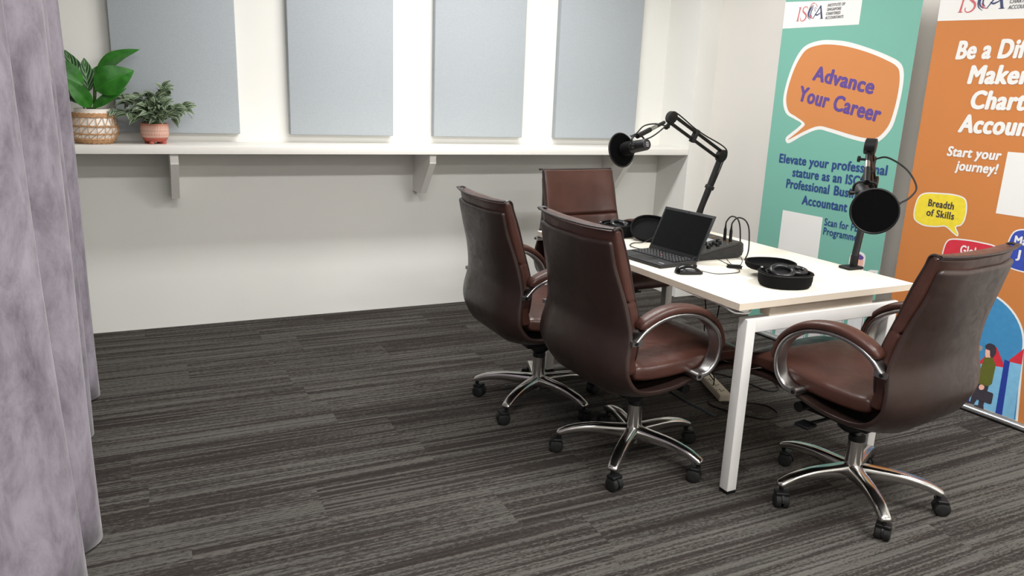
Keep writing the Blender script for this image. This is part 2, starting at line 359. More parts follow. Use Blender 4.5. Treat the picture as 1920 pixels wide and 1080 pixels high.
# ------------------------------------------------------------ table
TXY, PHI, TW, TL, TH = (1.7703, 1.8813), .0233, .8962, 1.4229, .735
TM = TR(TXY[0], TXY[1], 0) @ RZ(PHI)
def tw(u, v, z=TH): return TM @ Vector((u, v, z))
tb = thing('desk', 'white-topped desk on a square white steel frame between the chairs', 'desk', (TXY[0], TXY[1], 0), PHI)
def topboard(u0, u1):
    m = MB(); m.box((u0, 0, TH-.0025), (u1, TL, TH), M['top'], bev=.0008); m.box((u0, 0, TH-.025), (u1, TL, TH-.0026), M['edge']); return m
topboard(0, TW).build('desktop', None, tb)
MB().box((.531, .30, TH-.001), (.540, .85, TH+.0006)).build('cable_slot', M['seam'], tb)
ex, ey, s_, zb = .059, .0148, .0432, .6672
for y0 in (ey, TL-ey-s_):
    for x0 in (ex, TW-ex-s_):
        lg = MB().box((x0, y0, .012), (x0+s_, y0+s_, zb), bev=.003).build('leg', M['white'], tb)
        MB().box((x0+.001, y0+.001, 0), (x0+s_-.001, y0+s_-.001, .0119)).build('foot_cap', M['blackp'], lg)
    MB().box((ex+s_-.003, y0+.0004, zb-.05), (TW-ex-s_+.003, y0+s_-.0004, zb-.0003), bev=.003).build('cross_beam', M['white'], tb)
    yy = y0+.012 if y0 < .5 else y0-.012
    MB().box((.17, yy, zb+.0002), (.70, yy+.045, TH-.0252)).build('spacer_block', M['edge'], tb)
for x0 in (.25, .60):
    MB().box((x0, ey+.06, zb-.012), (x0+.05, TL-ey-.06, TH-.03)).build('rail', M['white'], tb)

# ------------------------------------------------------------ office chairs
def pillow(prof, wl, hl, bl, N=44, n=36, e=5, crown=0, seams=(), er=.03, wave=0):
    P = catmull([(f, 0, z) for f, z in prof], N); L = [0]
    for i in range(1, len(P)): L.append(L[-1]+(P[i]-P[i-1]).length)
    rings = []
    for i, p in enumerate(P):
        t = (P[min(i+1, N)]-P[max(i-1, 0)]).normalized(); nn = Vector((-t.z, 0, t.x)); q = L[i]/L[-1]
        W, H, B = lerpl(wl, q), lerpl(hl, q), lerpl(bl, q)
        d = min(L[i], L[-1]-L[i]); k = math.sqrt(max(.03, 1-(1-min(1, d/er))**2)); H *= k; W -= (1-k)*.02
        for sq, amt, wd in seams: H *= 1-amt*math.exp(-((q-sq)/wd)**2)
        r = []
        for j in range(n):
            a = 2*PI*(j+.5)/n; c, sn = math.cos(a), math.sin(a)
            x = math.copysign(abs(c)**(2/e), c); y = math.copysign(abs(sn)**(2/e), sn)
            off = H*y+B*(x*x-1)+(crown*(1-x*x) if y > 0 else 0)
            if wave and y > 0: off += wave*math.sin(x*16+q*7)*math.exp(-((q-.56)/.07)**2)*(1-x*x)
            r.append(p+nn*off+Vector((0, W*x, 0)))
        rings.append(r)
    return MB().rings(rings)
RIM = [(-.318, .938), (-.313, .92), (-.295, .845), (-.264, .745), (-.248, .672), (-.242, .605), (-.255, .525), (-.248, .465), (-.19, .412), (-.05, .402), (.10, .422), (.20, .432), (.31, .422)]
WID = [.224, .228, .242, .260, .278, .290, .296, .292, .28, .266, .256, .246, .238]
BND = [.030, .034, .045, .052, .056, .058, .06, .058, .045, .03, .022, .02, .02]
def chair_meshes():
    C = {}
    C['back_shell'] = pillow(RIM, WID, [.011]*13, BND, N=70, n=40, e=7, er=.012)
    bc = [(-.298, .978), (-.290, .945), (-.267, .87), (-.235, .765), (-.212, .68), (-.203, .61), (-.210, .53), (-.196, .46)]
    C['back_cushion'] = pillow(bc, [.234, .236, .238, .240, .246, .250, .25, .243], [.021, .024, .026, .026, .027, .028, .028, .025], [.030, .034, .044, .051, .054, .056, .056, .052], N=90, n=48, e=6, crown=.012, seams=((.49, .5, .010), (.88, .25, .03)), er=.010, wave=.006)
    sc = [(-.19, .462), (-.12, .452), (0, .456), (.12, .468), (.22, .476), (.295, .468), (.335, .44), (.345, .41)]
    C['seat_cushion'] = pillow(sc, [.232, .237, .240, .241, .240, .237, .233, .226], [.034, .036, .037, .037, .036, .034, .03, .024], [.006]*8, N=60, n=44, e=5, crown=.012, er=.03)
    m = MB()
    m.sweep([(-.321-.030*(1-(y/.236)**2), y, .974+.005*(y/.236)**4) for y in (-.242, -.18, -.1, 0, .1, .18, .242)], (0, 0, 1), .0085, .0042, e=2.2, n=12, smooth_n=16)
    for sd in (-1, 1):
        m.tube([(f, sd*y, z) for f, y, z in ((-.324, .239, .975), (-.302, .237, .981), (-.286, .233, .972), (-.277, .232, .942), (-.252, .234, .872), (-.222, .236, .766), (-.198, .242, .68), (-.188, .246, .61), (-.195, .246, .53), (-.20, .234, .50))], .0048, None, 8, 38)
    C['piping'] = m
    path = [(-.230, 0, .598), (-.188, 0, .638), (-.12, 0, .668), (-.035, 0, .675), (.05, 0, .656), (.115, 0, .61), (.142, 0, .55), (.135, 0, .488), (.10, 0, .447), (.055, 0, .438)]
    C['arm_frame'] = MB().sweep(path, (0, 1, 0), [.008, .008, .008, .008, .009, .010, .010], [.027, .027, .027, .028, .029, .029, .026], e=5, n=16, smooth_n=46)
    up = [(-.214, 0, .641), (-.172, 0, .668), (-.105, 0, .690), (-.03, 0, .694), (.058, 0, .674), (.130, 0, .622), (.159, 0, .558), (.157, 0, .525)]
    C['arm_pad'] = MB().sweep(up, (0, 1, 0), [.017, .018, .017, .015, .013, .010, .009], [.027, .030, .031, .030, .030, .029, .027], e=2.8, n=18, smooth_n=46, endround=.03)
    return C
CM = chair_meshes()
def arm_bits(sd):
    y = sd*.270
    # upper plate reaching the shell rim, lower lug bolted to the seat pan
    pl = [(-.252, sd*.297), (-.210, sd*.297), (-.205, sd*.243), (-.240, sd*.246)]
    a = MB().prism(pl if sd < 0 else pl[::-1], .588, .603)
    b = MB().cyl((.058, sd*.297, .438), (.058, sd*.205, .436), .0145, n=16)
    c = MB().cyl((-.236, sd*.2965, .596), (-.236, sd*.2995, .596), .0065, n=12)
    d = MB().cyl((.058, sd*.2965, .438), (.058, sd*.2995, .438), .007, n=12)
    return a, b, c, d
CACHE = {}
def cached(key, mb, name, mat, parent, X=None):
    if key not in CACHE:
        o = mb().build(name, mat, parent, X); CACHE[key] = o.data; return o
    o = bpy.data.objects.new(name, CACHE[key]); COL.objects.link(o); o.parent = parent
    if X is not None: o.matrix_local = X
    return o
def star_leg():
    return MB().sweep([(.022, 0, .108), (.09, 0, .112), (.17, 0, .112), (.24, 0, .101), (.288, 0, .084), (.30, 0, .074)], (0, 1, 0), [.030, .024, .021, .018, .016, .012], [.026, .024, .023, .022, .021, .019], e=3.2, n=18, smooth_n=34, endround=.012)
def caster_hood():
    m = MB(); m.cyl((0, 0, .050), (0, 0, .078), .008, n=12)
    pr = [(math.cos(a)*.029, math.sin(a)*.029) for a in [PI*k/10 for k in range(11)]]
    m.prism([(x, y) for x, y in pr], -.0035, .0035, X=frame((.014, 0, .027), (1, 0, 0), (0, 0, 1), (0, -1, 0)), smooth=False)
    m.box((-.008, -.024, .046), (.030, .024, .060), bev=.004); return m
def wheel(): return MB().rings([[(.014+r*math.cos(2*PI*k/24), y, .0265+r*math.sin(2*PI*k/24)) for k in range(24)] for y, r in ((-.0105, .023), (-.0095, .0262), (.007, .0262), (.0105, .021), (.011, .008))])
def make_chair(key, x, y, deg, bx, label, basedeg, cast):
    th = math.radians(deg)
    c = thing('office_chair', label, 'chair', (x, y, 0), th, 'brown leather office chairs')
    X = TR(bx, 0, 0)
    cached('shell', lambda: CM['back_shell'], 'back_shell', M['leather2'], c, X)
    bc = cached('bc', lambda: CM['back_cushion'], 'back_cushion', M['leather'], c, X)
    cached('pip', lambda: CM['piping'], 'piping', M['leather3'], bc)
    cached('sc', lambda: CM['seat_cushion'], 'seat_cushion', M['leather'], c, X)
    for sd in (-1, 1):
        fr = cached('af', lambda: CM['arm_frame'], 'armrest', M['alu'], c, TR(bx, sd*.270, 0))
        lab(fr, 'aluminium loop armrest')
        cached('ap', lambda: CM['arm_pad'], 'arm_pad', M['leather'], fr)
        a, b, s, s2 = arm_bits(sd)
        Y = TR(0, -sd*.270, 0)
        cached(('ab', sd), lambda: a, 'bracket', M['alu'], fr, Y); cached(('al', sd), lambda: b, 'lug', M['alu'], fr, Y); cached(('as', sd), lambda: s, 'bolt', M['blackp'], fr, Y); cached(('at', sd), lambda: s2, 'bolt', M['blackp'], fr, Y)
    def mech():
        m = MB(); m.box((-.11, -.095, .300), (.15, .095, .372), bev=.008); m.lathe([(.03, .252), (.05, .268), (.06, .30)], n=24); return m
    cached('mech', mech, 'tilt_mechanism', M['blackp'], c, X)
    cached('lev', lambda: MB().tube([(.06, -.09, .325), (.085, -.20, .305), (.115, -.30, .292)], .0055, M['blackp'], 8).tube([(.113, -.295, .293), (.124, -.335, .288)], .008, M['blackp'], 10), 'lever', None, c, X)
    cached('pad', lambda: MB().tube([(.0, .09, .33), (.02, .17, .318), (.035, .205, .312)], .006, M['blackp'], 8).box((.01, .20, .303), (.065, .255, .316), M['blackp'], bev=.004), 'tilt_paddle', None, c, X)
    for sd in (-1, 1): cached(('kn', sd), lambda: MB().cyl((.10, sd*.08, .345), (.10, sd*.19, .345), .019, n=20), 'tension_knob', M['blackp'], c, X)
    cached('col', lambda: MB().lathe([(.036, .072), (.036, .085), (.030, .13), (.0275, .225), (.0275, .232)], M['chrome'], 32).lathe([(.0285, .226), (.0295, .236), (.0275, .246), (.013, .247)], M['blackp'], 32).lathe([(.013, .247), (.013, .262)], M['steel'], 20), 'gas_column', None, c)
    for k in range(5):
        an = math.radians(basedeg-deg+72*k)
        lg = cached('sl', star_leg, 'base_leg', M['chrome'], c, RZ(an))
        cs = cached('cast', caster_hood, 'caster', M['blackp'], c, RZ(an) @ TR(.29, 0, 0) @ RZ(math.radians(cast[k])))
        for sd in (-1, 1): cached('wh', wheel, 'wheel', M['rubber'], cs, TR(0, sd*.0142, 0) @ RZ(0 if sd > 0 else PI) @ TR(0 if sd > 0 else -.028, 0, 0))
    return c
make_chair('A', 1.5725, 2.915, 0.6, 0.0, 'brown leather chair seen from behind, furthest left, nearest the bare wall', -1, (20, 60, 160, -40, 100))
make_chair('B', 1.676, 2.2885, 2.7, -.020, 'brown leather chair seen from behind, at the laptop and mouse side of the desk', 5.5, (-30, 90, 10, 60, 200))
make_chair('D', 2.249, 1.725, 98.3, .026, 'brown leather chair at the near desk end, in front of the orange banner', 26, (80, 200, 70, 150, 10))
make_chair('C', 2.286, 3.561, -87.8, 0.0, 'brown leather chair facing us from the far desk end, cushioned front showing', 12, (0, 50, 100, 150, 200))

# ------------------------------------------------------------ laptop
LAPM = TM @ TR(.2495, .684, TH) @ RZ(math.radians(5.2)+PI)   # +x towards the user
lp = thing('laptop', 'open black laptop with dark screen on the desk', 'laptop'); lp.matrix_world = LAPM
bs = MB().box((-.004, -.148, .003), (.198, .148, .0165), bev=.003).build('keyboard_base', M['dark'], lp)
MB().box((.006, -.135, .0166), (.112, .135, .0170)).build('key_well', M['blackp'], bs)
kb = MB()
for r in range(6):
    x0 = .010+r*.0168; n = 14; off = .004*r if 0 < r < 5 else 0
    for k in range(n):
        if r == 5 and 4 <= k <= 8:
            if k == 4: kb.box((x0, -.132+4*.019, .017), (x0+.0145, -.132+9*.019-.003, .0192), M['key'])
            continue
        y0 = -.132+k*.0189
        kb.box((x0, y0, .017), (x0+(.0145 if r else .010), y0+.0162, .0192), M['key'])
        kb.box((x0+.003, y0+.004, .0192), (x0+.006, y0+.009, .0193), M['legend'])
kb.build('keyboard', None, bs)
MB().cyl((.062, .004, .017), (.062, .004, .0205), .004, n=12).build('pointing_nub', M['redtip'], bs)
MB().box((.122, -.052, .0166), (.184, .052, .0169), bev=.0001).build('touchpad', M['blackp'], bs)
MB().box((.165, .105, .0166), (.172, .135, .0168)).build('badge', M['legend'], bs)
MB().box((.03, .1479, .006), (.09, .1486, .012)).build('side_vent', M['blackg'], bs)
tilt = math.radians(24)
SC = TR(-.002, 0, .014) @ Matrix.Rotation(-tilt, 4, 'Y')
ld = MB().box((-.008, -.148, 0), (0, 0.148, .202), bev=.0025).build('lid', M['dark'], lp, SC)
MB().box((.0001, -.138, .022), (.0006, .138, .190)).build('screen', M['screen'], ld)
MB().cyl((.0001, 0, .196), (.0008, 0, .196), .003, n=12).build('webcam', M['blackg'], ld)
for sy in (-1, 1): MB().cyl((-.004, sy*.11, .014), (-.004, sy*.075, .014), .006, n=14).build('hinge', M['blackp'], lp)

# ------------------------------------------------------------ mouse with its cord
def mouse():
    c = tw(.128, .423); X = TR(c.x, c.y, TH) @ RZ(PHI+math.radians(-17))
    mo = thing('computer_mouse', 'black computer mouse on the desk edge in front of the laptop', 'mouse'); mo.matrix_world = X
    rings = []
    for i in range(19):
        t = i/18; x = -.054+.108*t
        h = .037*(math.sin(PI*min(1, .10+t*.86))**.62)*(1.08-.38*t); wd = .029*(1-abs(2*t-1)**4*.5)
        if i in (0, 18): h *= .55; wd *= .8
        rings.append([(x, wd*math.copysign(abs(math.cos(a))**.8, math.cos(a)), .0015+h*max(0, math.sin(a))**.9) for a in [PI*k/16 for k in range(17)]])
    MB().rings(rings).build('shell', M['blackg'], mo)
    MB().sweep([(x, y, .0075) for x, y in ((-.046, -.0285), (0, -.0303), (.048, -.0265))], (0, 0, 1), .0012, .0055, e=3, n=10).build('side_grip', M['rubber'], mo)
    MB().cyl((.025, -.003, .029), (.025, .003, .029), .0085, n=16).build('scroll_wheel', M['rubber'], mo)
    cd_ = MB(); 
    P = [tw(u, v, z) for u, v, z in ((.178, .408, .745), (.22, .375, .738), (.28, .36, .738), (.33, .365, .738), (.362, .392, .739), (.375, .43, .741))]
    Q = [tw(u, v, z) for u, v, z in ((.372, .46, .744), (.37, .50, .75), (.345, .545, .765), (.30, .56, .77), (.255, .55, .757), (.235, .535, .744))]
    R_ = [tw(u, v, z) for u, v, z in ((.385, .44, .742), (.43, .455, .745), (.47, .50, .76), (.475, .56, .765), (.45, .575, .76), (.42, .53, .75), (.385, .46, .743))]
    cd_.tube(P, .0016, None, 7, 30); cd_.tube(Q, .0016, None, 7, 30); cd_.tube(R_, .0016, None, 7, 40)
    for k in range(7):
        a = tw(.352+.004*(k % 3), .452+.004*(k % 2), .7385+.0035*(k//2)); b = tw(.394+.003*(k % 2), .420-.003*(k % 3), .7385+.0035*(k//2))
        mid = (a+b)/2; ud = (b-a).normalized(); sd = Vector((-ud.y, ud.x, 0))*.006
        cd_.tube([a, a+sd+ud*.006, mid+sd*.7, b+sd-ud*.006, b, b-sd-ud*.006, mid-sd*.7, a-sd+ud*.006], .0022, None, 6, 0, closed=True)
    o = cd_.build('cord', M['rubber'], mo); o.matrix_parent_inverse = X.inverted()
mouse()

# ------------------------------------------------------------ audio mixer with plugs
def mixer():
    X = TM @ TR(.30, .592, TH)
    mx = thing('audio_mixer', 'charcoal podcast mixing console behind the laptop', 'audio mixer'); mx.matrix_world = X
    prof = [(0, .004), (.245, .004), (.262, .012), (.268, .03), (.264, .062), (.250, .072), (.236, .070), (0, .026)]
    Fm = frame((0, 0, 0), (1, 0, 0), (0, 0, 1), (0, -1, 0))
    MB().prism(prof, -.27, 0, M['mixer'], X=Fm).build('casing', None, mx)
    MB().prism([(.012, .0055), (.243, .0055), (.255, .02), (.252, .055), (.236, .060), (.012, .0215)], 0, .003, M['dark'], X=Fm).build('side_cheek', None, mx)
    sl = (.070-.026)/.236
    def zt(x): return .026+sl*x
    def onface(x, y): return frame((x, y, zt(x)), (1, 0, sl), (0, 1, 0), (-sl, 0, 1))
    for (x, y) in ((.075, .05), (.10, .035), (.125, .05), (.10, .075), (.145, .03), (.15, .06), (.125, .085), (.17, .045), (.185, .075), (.06, .085), (.06, .12), (.09, .13)):
        MB().lathe([(.0085, 0), (.008, .012), (.0065, .0145), (.0, .0146)], n=16, cap=False).build('knob', M['blackp'], mx, onface(x, y))
    for k in range(4): MB().box((-.035, -.004, .0005), (.035, .004, .001)).box((-.006, -.006, .001), (.006, .006, .009)).build('fader', M['blackp'], mx, onface(.05, .15+.028*k))
    MB().box((-.03, -.045, .0004), (.03, .045, .0015)).build('display', M['lcd'], mx, onface(.165, .155))
    for k in range(4):
        MB().lathe([(.0075, 0), (.0075, .003), (.004, .003), (.004, .001)], n=16).build('jack_socket', M['brass'], mx, onface(.215, .03+.036*k))
    for k in range(2): MB().box((-.012, -.007, 0), (.012, .007, .003), bev=.001).build('pad_button', M['lcd'], mx, onface(.205, .20+.03*k))
    # two plugged cables arching over to the desk
    for k, (uu, vv, tgt) in enumerate((((.215), .066, (.262, -.03)), ((.215), .03, (.312, -.075)))):
        z0 = zt(.215); w_ = X
        a = Vector((uu, vv, z0+.004))
        cb = thing('jack_cable', ('jack cable in the mixer, nearer the laptop, arching down to the desk', 'jack cable in the mixer, nearer the headphones, arching down to the desk')[k], 'cable', group='audio cables in the mixer'); cb.matrix_world = X
        MB().cyl(a, a+Vector((-.002, 0, .05)), .0072, n=14, r2=.0065).cyl(a+Vector((-.002, 0, .05)), a+Vector((-.002, 0, .068)), .005, n=12, r2=.0033).build('plug', M['blackp'], cb)
        t = a+Vector((-.002, 0, .064))
        if k == 1: pts = [t, t+Vector((.002, -.001, .018)), t+Vector((.020, -.010, .040)), t+Vector((.048, -.024, .032)), t+Vector((.066, -.034, .0)), Vector((.279, -.016, .075)), Vector((.262, -.034, .03)), Vector((.237, -.042, -.004))]
        else: pts = [t, t+Vector((.002, -.001, .018)), t+Vector((.018, -.009, .040)), t+Vector((.042, -.02, .032)), t+Vector((.062, -.02, .0)), Vector((.287, .046, .07)), Vector((.290, .05, .03)), Vector((.292, .08, .0035)), Vector((.285, .18, .0035))]
        MB().tube(pts, .0032, None, 8, 60).build('wire', M['rubber'], cb)
mixer()

# ------------------------------------------------------------ headphone cases and headphones
def oval(a, b, n=44, e=2.3): return [(a*math.copysign(abs(math.cos(t))**(2/e), math.cos(t)), b*math.copysign(abs(math.sin(t))**(2/e), math.sin(t))) for t in [2*PI*k/n for k in range(n)]]
def dish(a, b, h, wall=.006, closed_mat=None):
    m = MB(); lv = [(.80, 0), (.90, .002), (.97, .012), (1.0, .028), (1.0, h), (1.015, h+.001), (1.015, h+.005), (1-wall/a*1.6, h+.005), (1-wall/a*1.6, .022), (.86, .008), (.5, .006)]
    m.rings([[(x*k, y*k, z) for x, y in oval(a, b)] for k, z in lv]); return m
def case(u, v, rz, liddeg, lidtilt, label, hlabel, a=.098, b=.080, h=.050, lid_h=.026, lid=None):
    c = tw(u, v); X = TR(c.x, c.y, TH) @ RZ(rz)
    cs = thing('headphone_case', label, 'headphone case', group='open headphone cases'); cs.matrix_world = X
    MB().rings([[(x*k, y*k, z) for x, y in oval(a, b)] for k, z in [(.80, .0005), (.90, .002), (.97, .012), (1.0, .028), (1.0, h), (1.012, h+.001), (1.012, h+.005), (.92, h+.005), (.92, .022), (.84, .010), (.4, .009)]]).build('case_base', M['blackm'], cs)
    zp = MB().tube([(x*1.013, y*1.013, h+.001) for x, y in oval(a, b)], .0022, None, 6, 0, closed=True).build('zip', M['blackp'], cs)
    MB().lathe([(.0, -.004), (.0045, -.003), (.006, 0), (.0045, .003), (.0, .004)], n=14, cap=False).build('rim_bead', M['steel'], cs, TR(a*1.01*math.cos(2.3), b*1.02*math.sin(2.3), h+.007))  # small steel bead on the case rim
    # lid hinged on the -x... side given by liddeg
    ang = liddeg; hinge = Vector((math.cos(ang)*a*1.0, math.sin(ang)*b*1.0, h+.004))
    LX_ = TR(*hinge) @ RZ(ang) @ Matrix.Rotation(-lidtilt, 4, 'Y') @ TR(math.hypot(math.cos(ang)*a, math.sin(ang)*b)*.98, 0, 0) @ RZ(-ang)
    if lid: LX_ = X.inverted() @ lid
    MB().rings([[(x*k, y*k, z) for x, y in oval(a, b)] for k, z in [(.80, -lid_h), (.92, -lid_h+.003), (.99, -lid_h+.012), (1.0, 0), (.93, 0), (.92, -lid_h+.012), (.84, -lid_h+.006), (.3, -lid_h+.005)]]).build('case_lid', M['blackm'], cs, LX_)
    hd = hinge.normalized()
    MB().box((-.008, -.022, h-.010), (.010, .022, h+.006), bev=.002).build('hinge_strap', M['blackm'], cs, TR(hinge.x, hinge.y, 0) @ RZ(ang))
    if hlabel:
        hp = thing('headphones', hlabel, 'headphones', group='headphones'); hp.matrix_world = X @ TR(0, 0, .010)
        for k, (cx, cy, tl, rz2) in enumerate(((-.022, -.012, 24, -8), (.050, .018, 10, 30))):
            Y = TR(cx, cy, .034+.006*(1-k)) @ RZ(math.radians(rz2)) @ Matrix.Rotation(math.radians(tl), 4, 'X')
            ec = MB().rings([[(x*q, y*q, z) for x, y in oval(.043, .034, 34, 2)] for q, z in ((.75, -.012), (1, -.008), (1.02, .004), (.7, .006))]).build('ear_cup', M['blackp'], hp, Y)
            MB().tube([(x*.84, y*.84, .011) for x, y in oval(.046, .037, 34, 2)], .0095, None, 12, 0, closed=True).build('ear_cushion', M['leather_b'], ec)
        MB().sweep([(-.062, .012, .030), (-.055, .045, .036), (-.015, .062, .039), (.03, .061, .039), (.066, .042, .037), (.078, .008, .032)], (0, .1, 1), .004, .008, e=3, n=12).build('headband', M['blackp'], hp)
        MB().box((.06, .0, .037), (.074, .006, .041)).build('size_slider', M['steel'], hp)
M['leather_b'] = simple('black_leatherette', (28, 28, 30), .3)
case(.350, .143, PHI+math.radians(-20), math.radians(85), math.radians(2), 'open black headphone case on the near part of the desk by the mouse', 'black headphones lying in the near open case')
fn = Vector((-.40, -.52, .76)).normalized(); fxx = fn.cross(Vector((0, 0, 1))).normalized()*-1; fxx = (fxx+Vector((0, 0, -.14))).normalized(); fy = fn.cross(fxx).normalized(); fxx = fy.cross(fn)
case(.330, 1.205, PHI+math.radians(24), math.radians(-62), math.radians(20), 'open black headphone case behind the laptop, lid raised', 'black headphones lying in the far open case', h=.058, lid=frame(tw(.408, 1.045, TH+.062), fxx, fy, fn))
# ------------------------------------------------------------ cables by the laptop
tag(MB().tube([tw(u, v, z) for u, v, z in ((.226, .835, .745), (.21, .87, .742), (.225, .95, .739), (.28, 1.00, .739), (.33, .99, .742), (.40, 1.0, .765), (.44, 1.03, .775))], .0022, None, 7, 40).build('laptop_cable', M['rubber']), 'thin black cable looping from the left side of the laptop', 'cable')
tag(MB().tube([tw(u, v, z) for u, v, z in ((.235, .775, .755), (.262, .805, .752), (.31, .82, .745), (.38, .81, .740), (.45, .79, .739))], .0022, None, 7, 30).build('short_cable', M['rubber']), 'short black cable curling out behind the laptop hinge', 'cable')

# ------------------------------------------------------------ boom arms and microphones
def boom(base, elbow, joint, out, label):
    base, elbow, joint = Vector(base), Vector(elbow), Vector(joint)
    b = thing('boom_arm', label, 'microphone arm', base, 0, 'microphone boom arms')
    O = Vector(base); L = lambda p: Vector(p)-O
    MB().box((-.055, -.03, 0.0005), (.03, .03, .012), bev=.005).box((.017, -.02, -.075), (.03, .02, .006), bev=.003).box((-.035, -.02, -.075), (.029, .02, -.063), bev=.003).cyl((-.02, 0, -.095), (-.02, 0, -.028), .006, n=12).cyl((-.02, 0, -.036), (-.02, 0, -.0275), .014, n=16).build('clamp', M['blackp'], b)
    MB().cyl((0, 0, .01), (0, 0, .055), .016, n=20).build('swivel', M['blackp'], b)
    p0 = L(base+Vector((0, 0, .05))); e = L(elbow); j = L(joint)
    d = (e-p0).normalized()
    s = d.cross(Vector((0, 0, 1))).normalized()
    MB().sweep([p0, (p0+e)/2, e], s, .013, .013, e=5, n=16, smooth_n=6).build('lower_arm', M['blackp'], b)
    d2 = (j-e).normalized(); n2 = s.cross(d2).normalized(); n2 = n2 if n2.z > 0 else -n2
    for k, off in enumerate((.019, -.019)):
        a0 = e+n2*off+d2*.01; a1 = j+n2*off-d2*(.0 if k == 0 else .015)
        MB().sweep([a0, (a0+a1)/2, a1], s, .0075, .010, e=5, n=14, smooth_n=6).build('upper_arm', M['blackp'], b)
    for c, r in ((e, .033), (j+n2*.006, .03)):
        MB().rings([[c+s*y+(d2*math.cos(t)+n2*math.sin(t))*rr for t in [2*PI*q/28 for q in range(28)]] for y, rr in ((-.021, r*.8), (-.018, r), (.018, r), (.021, r*.8))]).build('joint_cover', M['blackp'], b)
    tip = j-n2*.03-d2*.012
    MB().cyl(j-n2*.012, tip-n2*.015, .0085, n=14).cyl(tip+Vector((0, 0, -.012))-s*.004, tip+Vector((0, 0, -.012))-s*.03, .005, n=10).cyl(tip+Vector((0, 0, -.012))-s*.028, tip+Vector((0, 0, -.012))-s*.036, .012, n=12).build('thumb_screw', M['blackp'], b)
    # cable strapped along the arm
    cp = [L(out), (L(out)+j)/2+Vector((0, 0, -.035)), j-n2*.025, j+n2*.034, (j*.6+e*.4)+n2*.031, (j*.4+e*.6)+n2*.034, e+n2*.042-d2*.01, e-d*.06+n2*.03-d2*.025, (e+p0)/2-d2*.026, p0+d*.06-d2*.022, p0-d2*.035]
    MB().tube(cp, .0035, None, 8, 70).build('arm_cable', M['rubber'], b)
    for q in (.42, .5):
        c = e*(1-q)+j*q
    c = e*.45+j*.55
    MB().box((-.011, -.014, -.034), (.011, .014, .034), bev=.003).build('cable_strap', M['rubber'], b, frame(c, d2, s, n2))
    c = p0*.5+e*.5
    MB().box((-.010, -.016, -.017), (.010, .016, .024), bev=.003).build('cable_strap', M['rubber'], b, frame(c, d, s, -d2+d*d2.dot(d)))
    return b
def mic(disc, rear, piv, label, goose, rad=.0775, face=None):
    disc, rear, piv = Vector(disc), Vector(rear), Vector(piv)
    ax = (disc-rear).normalized(); Ln = (disc-rear).length
    o = thing('studio_microphone', label, 'microphone', rear, 0, 'studio microphones with pop filters')
    up = Vector((0, 0, 1)); sx = ax.cross(up).normalized(); uz = sx.cross(ax)
    X = frame((0, 0, 0), sx, uz, ax)      # local z along the barrel
    MB().lathe([(.018, 0), (.024, .002), (.0265, .008), (.0265, .085), (.0255, .088), (.0255, .095)], n=32).build('barrel', M['dark'], o, X)
    MB().lathe([(.0255, .0951), (.031, .1), (.0325, .11), (.0325, Ln-.03), (.029, Ln-.016), (.018, Ln-.012)], n=32).build('windscreen', M['blackm'], o, X)
    m = MB()
    for q in (-.008, 0, .008): m.box((-.010+abs(q)*.3, q-.0022, -.0012), (.010-abs(q)*.3, q+.0022, .0004))
    m.build('switch_plate', M['legend'], o, X)
    # yoke
    lp_ = piv-rear; zc = .055
    P = [X @ Vector((-.0265, 0, zc)), X @ Vector((-.037, .004, zc)), X @ Vector((-.037, .034, zc)), X @ Vector((-.018, .046, zc)), X @ Vector((.018, .046, zc)), X @ Vector((.037, .034, zc)), X @ Vector((.037, .004, zc)), X @ Vector((.0265, 0, zc))]
    MB().tube(P, .0042, M['blackp'], 8, 30).build('yoke', None, o)
    for sd in (-1, 1): MB().cyl(X @ Vector((sd*.034, 0, zc)), X @ Vector((sd*.050, 0, zc)), .009, n=16).build('yoke_knob', M['blackp'], o)
    t0 = X @ Vector((0, .046, zc)); dd = (lp_-t0).normalized(); LL = (lp_-t0).length
    MB().cyl(t0-dd*.004, t0+dd*LL*.45, .0115, n=18).build('mount', M['blackp'], o)
    MB().cyl(t0+dd*LL*.45, t0+dd*LL*.68, .0095, n=18).build('thread_adapter', M['chrome'], o)
    MB().cyl(t0+dd*LL*.66, t0+dd*LL*1.0, .0085, n=14).build('mount_stud', M['blackp'], o)
    # pop filter
    pf = thing('pop_filter', label.replace('microphone', 'pop filter').split(',')[0]+', round black mesh in front of the microphone', 'pop filter', disc, 0, 'round pop filters')
    fx = Vector(face).normalized() if face else ax; fs = fx.cross(up).normalized(); Y = frame((0, 0, 0), fs, fs.cross(fx), fx)
    MB().lathe([(.0, -.002), (rad-.003, -.002), (rad-.003, .002), (.0, .002)], n=56, cap=False).build('mesh_screen', M['mesh'], pf, Y)
    MB().tube([(rad*math.cos(2*PI*k/56), rad*math.sin(2*PI*k/56), 0) for k in range(56)], .004, None, 8, 0, closed=True).build('hoop', M['blackp'], pf, Y)
    g = [Vector(p)-disc for p in goose]
    MB().tube(g, .0034, None, 8, 50).build('gooseneck', M['rubber'], pf)
    dr = g[-1].normalized()*rad
    MB().tube([dr*.98, g[-1]*.5+dr*.5, g[-1]], [.010, .008, .005], None, 10).build('neck_socket', M['blackp'], pf)
    return o
boom((2.642, 3.20, TH), (2.745, 3.18, 1.1157), (2.338, 3.10, 1.303), (2.03, 2.98, 1.195), 'black scissor microphone arm behind the laptop, bent toward the shelf')
boom((2.648, 2.18, TH), (2.755, 2.237, 1.082), (2.463, 2.033, 1.244), (2.40, 2.0, 1.13), 'black microphone arm on the desk edge before the green banner')
